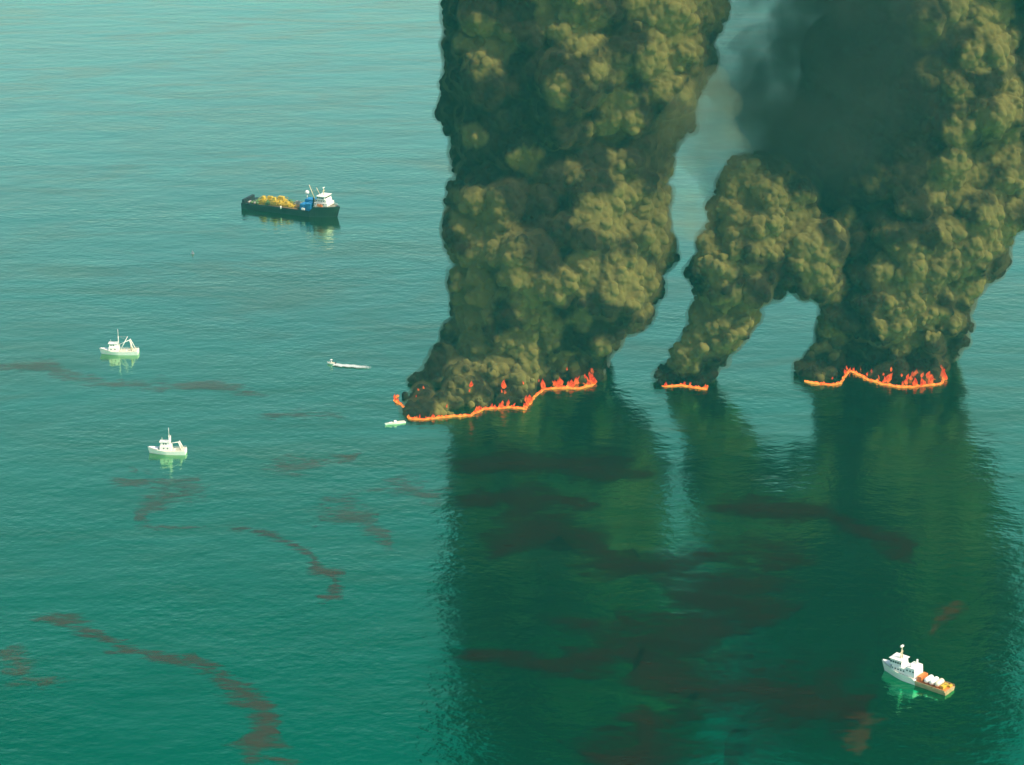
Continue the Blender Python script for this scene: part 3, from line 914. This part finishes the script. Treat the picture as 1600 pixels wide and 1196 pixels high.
# ------------------------------------------------------------------ vessels (bow towards +X, waterline z = 0)
def hull_mesh(L, B, sheer, draft, flare=0.15, stern=0.0, bowfull=0.55, n=22, rail=0.0, bow_rake=0.06, step=None):
    """sheer(f) = deck height along the hull, f from 0 (stern) to 1 (bow)"""
    bm = bmesh.new()
    secs = []
    for i in range(n + 1):
        f = i / n
        g = max(0.0, (f - bowfull) / (1 - bowfull))
        hb = B / 2 * (1 - g ** 2.1) * (1 - stern * max(0, 0.18 - f) / 0.18 * 0.35)
        h = sheer(f)
        x = (f - 0.5) * L
        top = max(hb, 0.02)
        low = max(hb * (1 - flare - 0.55 * g), 0.02)
        xb = x - bow_rake * L * g ** 2
        ring = [(xb, -low * 0.75, -draft), (xb * 1.0, -low, -draft * 0.3), (x, -top, h), (x, top, h), (xb, low, -draft * 0.3), (xb, low * 0.75, -draft)]
        secs.append([bm.verts.new(p) for p in ring])
    for a, b in zip(secs, secs[1:]):
        for k in range(6):
            bm.faces.new((a[k], a[(k + 1) % 6], b[(k + 1) % 6], b[k]))
    bm.faces.new(secs[0]); bm.faces.new(secs[-1][::-1])
    bmesh.ops.remove_doubles(bm, verts=bm.verts, dist=0.01)
    return bm

def deck_mesh(L, B, sheer, inset, dz, f0=0.02, f1=0.93, bowfull=0.55, n=18):
    bm = bmesh.new(); prev = None
    for i in range(n + 1):
        f = f0 + (f1 - f0) * i / n
        g = max(0.0, (f - bowfull) / (1 - bowfull))
        hb = max(B / 2 * (1 - g ** 2.1) - inset, 0.05)
        x = (f - 0.5) * L; z = sheer(f) + dz
        cur = [bm.verts.new((x, -hb, z)), bm.verts.new((x, hb, z)), bm.verts.new((x, hb, z + 0.05)), bm.verts.new((x, -hb, z + 0.05))]
        if prev:
            for k in range(4): bm.faces.new((prev[k], prev[(k + 1) % 4], cur[(k + 1) % 4], cur[k]))
        else: bm.faces.new(cur)
        prev = cur
    bm.faces.new(prev[::-1])
    return bm

def rail(name, mat, parent, L, B, sheer, f0, f1, h=0.9, bowfull=0.55, n=14, r=0.06):
    bm = bmesh.new()
    for s in (-1, 1):
        prev = None
        for i in range(n + 1):
            f = f0 + (f1 - f0) * i / n
            g = max(0.0, (f - bowfull) / (1 - bowfull))
            hb = max(B / 2 * (1 - g ** 2.1) - 0.1, 0.05)
            p = Vector(((f - 0.5) * L, s * hb, sheer(f)))
            q = p + Vector((0, 0, h))
            bar(bm, p, q, r, n=5)
            if prev:
                bar(bm, prev, q, r, n=5)
            prev = q
    return from_bm(name, bm, mat, parent)

def windows(parent, mat, spots):
    """each pane a thin box set proud of its wall: (x, y, z, wx, wy, wz)"""
    for (x, y, z, a, b, c) in spots:
        bm = bmesh.new()
        box(bm, x - a / 2, x + a / 2, y - b / 2, y + b / 2, z - c / 2, z + c / 2)
        from_bm('window', bm, mat, parent)

def heading(a, b):
    d = b - a
    return math.atan2(d.y, d.x)

def build_trawler(stern_px, bow_px, label, L, variant):
    a, b = sea(*stern_px), sea(*bow_px)
    root = empty('shrimp_trawler', (a + b) / 2, heading(a, b))
    tag(root, label, 'fishing boat', 'white fishing boats to the left of the smoke')
    B = L * 0.29
    sheer = lambda f: 2.2 + 0.4 * (1 - f) ** 2 + 2.0 * max(0, f - 0.45) ** 1.6 * 2.2
    hull = from_bm('hull', hull_mesh(L, B, sheer, 1.2, bowfull=0.5), CLEAN_WHITE, root)
    from_bm('deck', deck_mesh(L, B, sheer, 0.25, 0.01, bowfull=0.5), CREAM, root)
    bm = bmesh.new()
    from_bm('bulwark', deck_mesh(L, B, lambda f: sheer(f) + 0.35, 0.1, 0, 0.72, 0.97, bowfull=0.5), CLEAN_WHITE, root)
    c0, c1 = (L * -0.02, L * 0.25) if variant == 0 else (L * -0.14, L * 0.17)
    cab = part('deckhouse', CLEAN_WHITE, root, (c0, c1, -B * .36, B * .36, 2.2, 5.2, 0.15, 0.1), bev=0.08)
    wh = part('wheelhouse', CLEAN_WHITE, root, (c0 + L * .05, c1 - L * .02, -B * .27, B * .27, 5.21, 7.4, 0.2, 0.12), bev=0.08)
    part('wheelhouse_roof', WHITE, wh, (c0 + L * .03, c1 + 0.1, -B * .31, B * .31, 7.42, 7.62))
    for k in range(3):
        windows(wh, GLASS, [(c1 - L * .02 - 0.08, (k - 1) * B * .15, 6.5, 0.12, B * .11, 0.8)])
    for s in (-1, 1):
        windows(wh, GLASS, [(c0 + L * .14, s * (B * .262), 6.5, 0.9, 0.12, 0.75), (c0 + L * .2, s * (B * .262), 6.5, 0.9, 0.12, 0.75)])
        windows(cab, GLASS, [(c0 + L * .1, s * (B * .357), 3.9, 0.7, 0.12, 0.7), (c0 + L * .2, s * (B * .357), 3.9, 0.7, 0.12, 0.7)])
    mx = c0 + (0.4 if variant == 0 else 1.5)
    mh = 17.0 if variant == 0 else 16.0
    mast = bars('mast', CLEAN_WHITE, root, ((mx, 0, 1.5), (mx, 0, mh * .72), 0.34, 0.24), ((mx, 0, mh * .72), (mx, 0, mh), 0.20, 0.08))
    bars('crosstree', CLEAN_WHITE, mast, ((mx, -1.4, mh * .68), (mx, 1.4, mh * .68), 0.12))
    bars('antenna', CLEAN_WHITE, wh, ((c1 - 1.5, 0.8, 7.6), (c1 - 1.5, 0.8, 10.2), 0.07))
    # raised outriggers
    for s in (-1, 1):
        if variant == 0:
            seg = (((mx - .5, s * B * .34, 2.0), (mx - L * .22, s * (B * .42), 10.8), 0.26, 0.16),)
        else:
            seg = (((mx, s * B * .34, 2.0), (mx - 0.9, s * B * .12, 11.0), 0.26, 0.14),)
        ob = bars('outrigger', CLEAN_WHITE, root, *seg)
        bars('stay_wire', STEEL, ob, ((mx, 0, mh * .7), seg[0][1], 0.06))
    # stern gantry
    gx = -L * .43
    gt = (-L * (.30 if variant == 0 else .33), 9.6 if variant == 0 else 7.2)
    for s in (-1, 1):
        bars('gantry_leg', CLEAN_WHITE, root, ((gx, s * B * .38, 1.8), (gt[0], s * B * .24, gt[1]), 0.24, 0.18))
    g = bars('gantry_beam', CLEAN_WHITE, root, ((gt[0], -B * .26, gt[1]), (gt[0], B * .26, gt[1]), 0.24))
    bars('gantry_brace', CLEAN_WHITE, root, ((gt[0], 0, gt[1]), (mx, 0, 6.2), 0.2))
    bm = bmesh.new()
    bar(bm, (-L * .2, -B * .2, 2.3), (-L * .2, B * .2, 2.3), 0.75, n=12)
    from_bm('winch', bm, WHITE, root, True)
    part('ice_hatch', WHITE, root, (-L * .33, -L * .25, -1.1, 1.1, 1.6, 2.4), bev=0.06)
    # folded nets hung from the gantry
    bm = bmesh.new()
    for s in (-1, 1):
        bar(bm, (gt[0] - .3, s * B * .14, gt[1] - .4), (gt[0] - .9, s * B * .2, 2.6), 0.18, 0.5, n=9)
    tag(from_bm('net', bm, CREAM, root, True), kind=None)
    rail('railing', CLEAN_WHITE, root, L, B, sheer, 0.02, 0.5, 0.8, bowfull=.5, n=9)
    return root

build_trawler((214, 553), (158, 553), 'white trawler with tall mast and slanted stern gantry, farther one', 25.5, 0)
build_trawler((290, 709), (232, 708), 'white trawler with pointed bow and square stern gantry, nearer one', 22.5, 1)

def build_osv():
    a, b = sea(386, 322), sea(532, 340)
    L = (b - a).length
    root = empty('cargo_ship', (a + b) / 2, heading(a, b))
    tag(root, 'black-hulled offshore cargo ship with yellow machinery on its long deck', 'ship')
    B = 19.0
    def sheer(f):
        return 3.9 + (0.0 if f < 0.72 else 4.6 * min(1, (f - 0.72) / 0.05)) + 1.6 * max(0, f - .8) + (0.9 if f < .07 else 0)
    from_bm('hull', hull_mesh(L, B, sheer, 2.5, bowfull=0.72, n=44, bow_rake=0.04, flare=.06), BLACK_HULL, root)
    from_bm('deck', deck_mesh(L, B, lambda f: 3.9, 0.5, 0.02, 0.03, 0.74, bowfull=0.9), DECK_GREY, root)
    from_bm('foredeck', deck_mesh(L, B, sheer, 0.6, 0.02, 0.775, 0.955, bowfull=0.72), DECK_GREY, root)
    X = lambda f: (f - 0.5) * L
    z0 = 3.98
    # superstructure in tiers on the forecastle
    s1 = part('superstructure', WHITE, root, (X(.76), X(.90), -6.2, 6.2, 9.0, 11.6, .2, .2), bev=.12)
    s2 = part('upper_house', WHITE, root, (X(.775), X(.885), -5.0, 5.0, 11.62, 14.0, .2, .2), bev=.12)
    br = part('bridge', CLEAN_WHITE, root, (X(.79), X(.875), -5.6, 5.6, 14.02, 16.6, .5, .3), bev=.12)
    part('bridge_roof', CLEAN_WHITE, br, (X(.785), X(.88), -5.9, 5.9, 16.62, 16.9))
    for k in range(7):
        windows(br, GLASS, [(X(.875) - .25, -4.2 + 1.4 * k, 15.5, .16, 1.1, 1.0)])
    for s in (-1, 1):
        for k in range(4):
            windows(br, GLASS, [(X(.80) + 1.5 * k, s * 5.47, 15.5, 1.1, .16, .95)])
            windows(s1, GLASS, [(X(.775) + 2.4 * k, s * 6.12, 10.5, .8, .12, .8)])
            windows(s2, GLASS, [(X(.785) + 2.0 * k, s * 4.92, 13.0, .8, .12, .8)])
    m = bars('mast', PALE, root, ((X(.83), 0, 16.9), (X(.83), 0, 22.5), .4, .22), ((X(.83), -2.2, 20.2), (X(.83), 2.2, 20.2), .16))
    part('radar', CLEAN_WHITE, m, (X(.83) - .3, X(.83) + .3, -1.6, 1.6, 22.5, 22.9))
    c = bars('crane_boom', PALE, root, ((X(.765), -4.5, 9.0), (X(.765), -4.5, 13.5), .55, .45), ((X(.765), -4.5, 13.2), (X(.715), -6.0, 25.5), .38, .22))
    bars('crane_cable', STEEL, c, ((X(.715), -6, 25.5), (X(.775), -2.5, 16.5), .09))
    bars('crane_boom', PALE, root, ((X(.78), 3, 14.0), (X(.745), 1.5, 21.5), .32, .2))
    for s in (-1, 1):
        bm = bmesh.new(); bar(bm, (X(.75), s * 4.2, 8.6), (X(.75), s * 4.2, 15.0), .9, .75, n=12)
        from_bm('funnel', bm, BLACK_HULL, root, True)
    # blue modules just aft of the house, white dome on a post
    for k, (f0, f1, y0, y1, h) in enumerate(((.62, .68, -7.6, -1.0, 5.4), (.685, .735, -7.6, -.6, 6.4), (.625, .73, 0.4, 7.4, 7.4))):
        md = part('blue_module', BLUE, root, (X(f0), X(f1), y0, y1, z0, z0 + h), bev=.15)
        bm = bmesh.new()
        nn = 9
        for i in range(nn):
            x = X(f0) + (X(f1) - X(f0)) * (i + .5) / nn
            box(bm, x - .12, x + .12, y0 - .09, y0 + .02, z0 + .4, z0 + h - .4)
        tag(from_bm('ridge', bm, BLUE, md), kind='stuff')
    part('white_locker', CLEAN_WHITE, root, (X(.645), X(.675), -9.0, -7.9, z0, z0 + 2.6), bev=.1)
    bars('dome_post', WHITE, root, ((X(.64), 2, z0 + 7.2), (X(.64), 2, z0 + 11.5), .35))
    bm = bmesh.new(); bmesh.ops.create_icosphere(bm, subdivisions=3, radius=1.7, matrix=Matrix.Translation((X(.64), 2, z0 + 12.6)))
    from_bm('radar_dome', bm, CLEAN_WHITE, root, True)
    # deck cargo: yellow and green machinery, pipes, tanks
    r = random.Random(4)
    for (f0, f1, y0, y1, h, mt) in ((.17, .23, -5, 1, 6.6, YELLOW), (.24, .27, -6, -1, 4.6, GREEN), (.19, .27, 2, 7, 5.2, YELLOW),
                                    (.30, .36, -6.5, -1.5, 7.2, YELLOW), (.31, .40, 0.5, 6.5, 6.4, YELLOW), (.375, .42, -7, -1, 5.4, YELLOW), (.43, .49, -6, 0, 5.0, YELLOW),
                                    (.42, .47, 2, 7, 4.4, GREEN), (.50, .54, -7, -2, 3.6, YELLOW), (.50, .57, 1, 6, 4.2, STEEL), (.10, .15, -5, 4, 2.6, GREEN), (.56, .60, -6, -2, 3.2, RUST)):
        mc = part('machine', mt, root, (X(f0), X(f1), y0, y1, z0, z0 + h * .6, .1, .1), (X(f0) + .8, X(f1) - 1.2, y0 + .9, y1 - 1.2, z0 + h * .6 + .005, z0 + h, .5, .4), bev=.12)
        bm = bmesh.new()
        for (dx, dy) in ((0, 0), (1, 0), (0, 1), (1, 1)):
            x = X(f0) - .25 + (X(f1) - X(f0) + .5) * dx; y = y0 - .25 + (y1 - y0 + .5) * dy
            bar(bm, (x, y, z0), (x, y, z0 + h * .8), .13, n=6)
        for dz in (.45, .8):
            q = [(X(f0) - .25, y0 - .25), (X(f1) + .25, y0 - .25), (X(f1) + .25, y1 + .25), (X(f0) - .25, y1 + .25)]
            for i in range(4):
                bar(bm, (*q[i], z0 + h * dz), (*q[(i + 1) % 4], z0 + h * dz), .1, n=6)
        from_bm('frame', bm, mt, mc)
    for i in range(7):
        bars('pipe', RUST if i % 2 else STEEL, root, ((X(.28), -8.4 + .55 * i * .6, z0 + .35 + .5 * (i % 2)), (X(.60), -8.4 + .55 * i * .6, z0 + .35 + .5 * (i % 2)), .28))
    for i in range(4):
        bm = bmesh.new(); bar(bm, (X(.06) + 2.6 * i, -6.5, z0 + 1.1), (X(.06) + 2.6 * i, -2.5, z0 + 1.1), 1.0, n=14)
        from_bm('reel', bm, (STEEL, GREEN)[i % 2], root, True)
    part('stern_gate', BLACK_HULL, root, (X(.005), X(.03), -8.4, 8.4, 4.6, 7.6), bev=.1)
    for s in (-1, 1):
        part('bulwark', BLACK_HULL, root, (X(.04), X(.72), s * 9.3 - .15, s * 9.3 + .15, 3.7, 5.1))
    bars('bollard', CLEAN_WHITE, root, ((X(.43), -9.6, 4.0), (X(.43), -9.6, 6.4), .5))
    bm = bmesh.new(); box(bm, X(.80), X(.86), -8.4, -6.9, 9.1, 10.9, .4, .3, bev=.2)
    tag(from_bm('lifeboat', bm, ORANGE, root), 'orange lifeboat beside the house')
    rail('railing', WHITE, root, L, B, sheer, 0.78, 0.96, 1.1, bowfull=.72, n=12, r=.09)
build_osv()

def build_supply():
    a, b = sea(1484, 1083), sea(1377, 1046)
    L = (b - a).length
    root = empty('supply_vessel', (a + b) / 2, heading(a, b))
    tag(root, 'white supply vessel with orange deck and row of white tanks', 'ship')
    B = 9.0
    sheer = lambda f: 1.7 + (0 if f < .42 else 1.7 * min(1, (f - .42) / .06)) + 1.9 * max(0, f - .6) ** 1.4 * 3
    X = lambda f: (f - .5) * L
    from_bm('hull', hull_mesh(L, B, sheer, 1.2, bowfull=0.62, n=34), tag_h := paint('ochre_hull_paint', (0.50, 0.33, 0.16), 0.5, 0.3, .3, rust=(.30, .10, .03), rust_amt=.42), root)
    t = tag_h.node_tree          # forward half of the hull is painted white
    bs = next(n for n in t.nodes if n.type == 'BSDF_PRINCIPLED')
    old = bs.inputs['Base Color'].links[0].from_socket
    tc = t.nodes.new('ShaderNodeTexCoord'); sx = t.nodes.new('ShaderNodeSeparateXYZ')
    gt = t.nodes.new('ShaderNodeMath'); gt.operation = 'GREATER_THAN'; gt.inputs[1].default_value = X(.44)
    mx = t.nodes.new('ShaderNodeMixRGB'); mx.inputs['Color2'].default_value = (.88, .84, .74, 1)
    t.links.new(tc.outputs['Object'], sx.inputs[0]); t.links.new(sx.outputs['X'], gt.inputs[0]); t.links.new(gt.outputs[0], mx.inputs['Fac'])
    t.links.new(old, mx.inputs['Color1']); t.links.new(mx.outputs[0], bs.inputs['Base Color'])
    from_bm('deck', deck_mesh(L, B, lambda f: 1.7, .3, .02, .02, .44, bowfull=.9), ORANGE, root)
    from_bm('foredeck', deck_mesh(L, B, sheer, .3, .02, .49, .95, bowfull=.62), CREAM, root)
    from_bm('bow_bulwark', deck_mesh(L, B, lambda f: sheer(f) + .55, .15, 0, .84, .985, bowfull=.62), CLEAN_WHITE, root)
    h1 = part('deckhouse', CLEAN_WHITE, root, (X(.49), X(.80), -3.6, 3.6, 3.4, 6.2, .15, .12), bev=.1)
    h1b = part('aft_house', CLEAN_WHITE, root, (X(.455), X(.60), -4.0, 4.0, 3.45, 7.8, .3, .25), bev=.1)
    br = part('bridge', CLEAN_WHITE, root, (X(.66), X(.84), -3.2, 3.2, 6.22, 9.2, .5, .2), bev=.1)
    part('bridge_roof', CLEAN_WHITE, br, (X(.65), X(.845), -3.5, 3.5, 9.22, 9.45))
    for k in range(5):
        windows(br, GLASS, [(X(.84) - .26, -2.3 + 1.15 * k, 7.9, .16, .9, .9)])
    for s in (-1, 1):
        for k in range(5):
            windows(br, GLASS, [(X(.68) + 1.25 * k, s * 3.1, 7.9, .9, .14, .85)])
        for k in range(5):
            windows(h1, GLASS, [(X(.62) + 1.5 * k, s * 3.54, 5.0, .7, .12, .7)])
        for k in range(3):
            windows(h1b, GLASS, [(X(.48) + 1.6 * k, s * 3.86, 6.2, .7, .12, .7)])
    m = bars('mast', PALE, root, ((X(.72), -.9, 9.4), (X(.72), 0, 14.0), .26, .16), ((X(.72), .9, 9.4), (X(.72), 0, 14.0), .26, .16), ((X(.70), 0, 9.4), (X(.72), 0, 15.6), .24, .14), ((X(.72), -1.5, 12.4), (X(.72), 1.5, 12.4), .12))
    part('radar', CLEAN_WHITE, m, (X(.72) - .45, X(.72) + .45, -1.1, 1.1, 15.0, 15.8), bev=.1)
    for s in (-1, 1):
        bm = bmesh.new(); bar(bm, (X(.53), s * 2.6, 7.7), (X(.53), s * 2.6, 9.8), .55, .45, n=12)
        from_bm('funnel', bm, CLEAN_WHITE, root, True)
    part('cargo_crate', ORANGE, root, (X(.37), X(.435), -3.4, 2.8, 1.8, 4.4, .1, .1), bev=.08)
    part('cargo_crate', RUST, root, (X(.345), X(.365), -3.2, 1.0, 1.8, 3.2), bev=.08)
    for k in range(3):        # round-ended tanks lying across the deck
        bm = bmesh.new()
        f = .305 - .075 * k
        bmesh.ops.create_uvsphere(bm, u_segments=20, v_segments=14, radius=1.35,
                                  matrix=Matrix.Translation((X(f), 0, 3.5)) @ Matrix.Rotation(R(90), 4, 'X'))
        for v in bm.verts:
            if abs(v.co.y) > 1e-4: v.co.y += math.copysign(1.9, v.co.y)
        tk = from_bm('tank', bm, CLEAN_WHITE if k < 2 else CREAM, root, True)
        part('cradle', ORANGE, tk, (X(f) - 1.1, X(f) + 1.1, -2.3, -1.9, 1.75, 2.6), (X(f) - 1.1, X(f) + 1.1, 1.9, 2.3, 1.75, 2.6))
    part('stern_winch', YELLOW, root, (X(.06), X(.105), -2.4, 2.4, 1.8, 3.3), bev=.1)
    part('stern_locker', YELLOW, root, (X(.02), X(.05), -3.6, -1.2, 1.8, 2.8), bev=.08)
    for s in (-1, 1):
        part('bulwark', tag_h, root, (X(.01), X(.44), s * (B / 2 - .1) - .1, s * (B / 2 - .1) + .1, 1.6, 2.6))
    rail('railing', CLEAN_WHITE, root, L, B, sheer, .5, .9, 1.0, bowfull=.62, n=12)
build_supply()

def build_launch(stern_px, bow_px, label, B, wheel, group='small white launches near the left fire'):
    a, b = sea(*stern_px), sea(*bow_px)
    L = (b - a).length
    root = empty('launch', (a + b) / 2, heading(a, b))
    tag(root, label, 'boat', group)
    sheer = lambda f: 0.75 + 0.6 * f ** 2
    from_bm('hull', hull_mesh(L, B, sheer, .4, bowfull=.4, n=16), CLEAN_WHITE, root)
    from_bm('deck', deck_mesh(L, B, sheer, .2, .01, .03, .9, bowfull=.4), CREAM, root)
    part('console', CLEAN_WHITE, root, (-L * .08, L * .05, -B * .2, B * .2, 1.0, 2.1, .15, .1), bev=.06)
    if wheel:
        c = bars('canopy_post', STEEL, root, *[((sx * L * .09 - .2, sy * B * .25, 1.0), (sx * L * .09 - .2, sy * B * .25, 2.9), .05) for sx in (-1, 1) for sy in (-1, 1)])
        part('canopy', CLEAN_WHITE, root, (-L * .14, L * .1, -B * .32, B * .32, 2.9, 3.02))
    for s in (-1, 1):
        part('outboard_motor', GLASS, root, (-L * .5 - .5, -L * .5 + .1, s * .45 - .2, s * .45 + .2, .3, 1.6), bev=.06)
    part('bow_locker', CLEAN_WHITE, root, (L * .15, L * .28, -B * .15, B * .15, 1.1, 1.5), bev=.05)
    return root
build_launch((633, 660), (601, 665), 'slim white skiff at the left end of the long fire', 2.9, False)
build_launch((524, 569.6), (511, 568.5), 'small white speedboat trailing a long white wake', 2.6, True)

# wake: foam trail, wide sheet with a broken edge
def foam_material():
    m, t, out = new_mat('wake_foam')
    d = t.nodes.new('ShaderNodeBsdfDiffuse'); d.inputs['Color'].default_value = (.62, .66, .64, 1)
    tr = t.nodes.new('ShaderNodeBsdfTransparent')
    at = t.nodes.new('ShaderNodeAttribute'); at.attribute_name = 'film'
    geo = t.nodes.new('ShaderNodeNewGeometry')
    n = t.nodes.new('ShaderNodeTexNoise'); n.inputs['Scale'].default_value = .8; n.inputs['Detail'].default_value = 6
    t.links.new(geo.outputs['Position'], n.inputs['Vector'])
    a = t.nodes.new('ShaderNodeMath'); a.operation = 'MULTIPLY'
    t.links.new(n.outputs['Fac'], a.inputs[0]); t.links.new(at.outputs['Fac'], a.inputs[1])
    mr = t.nodes.new('ShaderNodeMapRange'); mr.inputs['From Min'].default_value = .02; mr.inputs['From Max'].default_value = .30; mr.inputs['To Max'].default_value = .95
    t.links.new(a.outputs[0], mr.inputs['Value'])
    mx = t.nodes.new('ShaderNodeMixShader')
    t.links.new(mr.outputs[0], mx.inputs['Fac']); t.links.new(tr.outputs[0], mx.inputs[1]); t.links.new(d.outputs[0], mx.inputs[2])
    t.links.new(mx.outputs[0], out.inputs['Surface'])
    return m
FOAM = foam_material()

def wake(p0, p1, w0, w1, label, z=0.5):
    a, b = sea(*p0, 0.5), sea(*p1, 0.5)
    a.z = b.z = z
    n = 40; rows = 7
    verts, film, faces = [], [], []
    t = (b - a).normalized(); nn = Vector((-t.y, t.x, 0))
    for i in range(n):
        f = i / (n - 1)
        c = a.lerp(b, f) + nn * noise.noise(Vector((f * 7, 0, 0))) * 1.2
        wd = (w0 + (w1 - w0) * f) * (1 + .3 * noise.noise(Vector((f * 20, 3, 0))))
        for k in range(rows):
            s = k / (rows - 1) * 2 - 1
            verts.append(tuple(c + nn * wd * s + Vector((0, 0, .12 * (1 - abs(s)) * (1 - f)))))
            film.append((1 - abs(s)) * 1.4 * (1 - f) ** .7)
    for i in range(n - 1):
        for k in range(rows - 1):
            q = i * rows + k
            faces.append((q, q + 1, q + rows + 1, q + rows))
    me = bpy.data.meshes.new('wake'); me.from_pydata(verts, [], faces)
    at = me.attributes.new('film', 'FLOAT', 'POINT'); at.data.foreach_set('value', film)
    o = link('wake', me, FOAM)
    return tag(o, label, kind='stuff')
wake((521, 569.8), (582, 574.8), 2.8, 4.0, 'white foam trail behind the small speedboat')

# buoy
p = sea(301, 397)
bm = bmesh.new()
bmesh.ops.create_cone(bm, cap_ends=True, segments=20, radius1=1.25, radius2=1.25, depth=1.0, matrix=Matrix.Translation((0, 0, .25)))
root = empty('buoy', p)
tag(root, 'tiny pale buoy alone on the water below the cargo ship', 'buoy')
from_bm('float', bm, BUOY, root, True)
bm = bmesh.new(); bmesh.ops.create_cone(bm, cap_ends=True, segments=12, radius1=.8, radius2=.35, depth=1.6, matrix=Matrix.Translation((0, 0, 1.55)))
from_bm('tower', bm, BUOY, root, True)
bars('top_mark', STEEL, root, ((0, 0, 2.3), (0, 0, 3.2), .12))
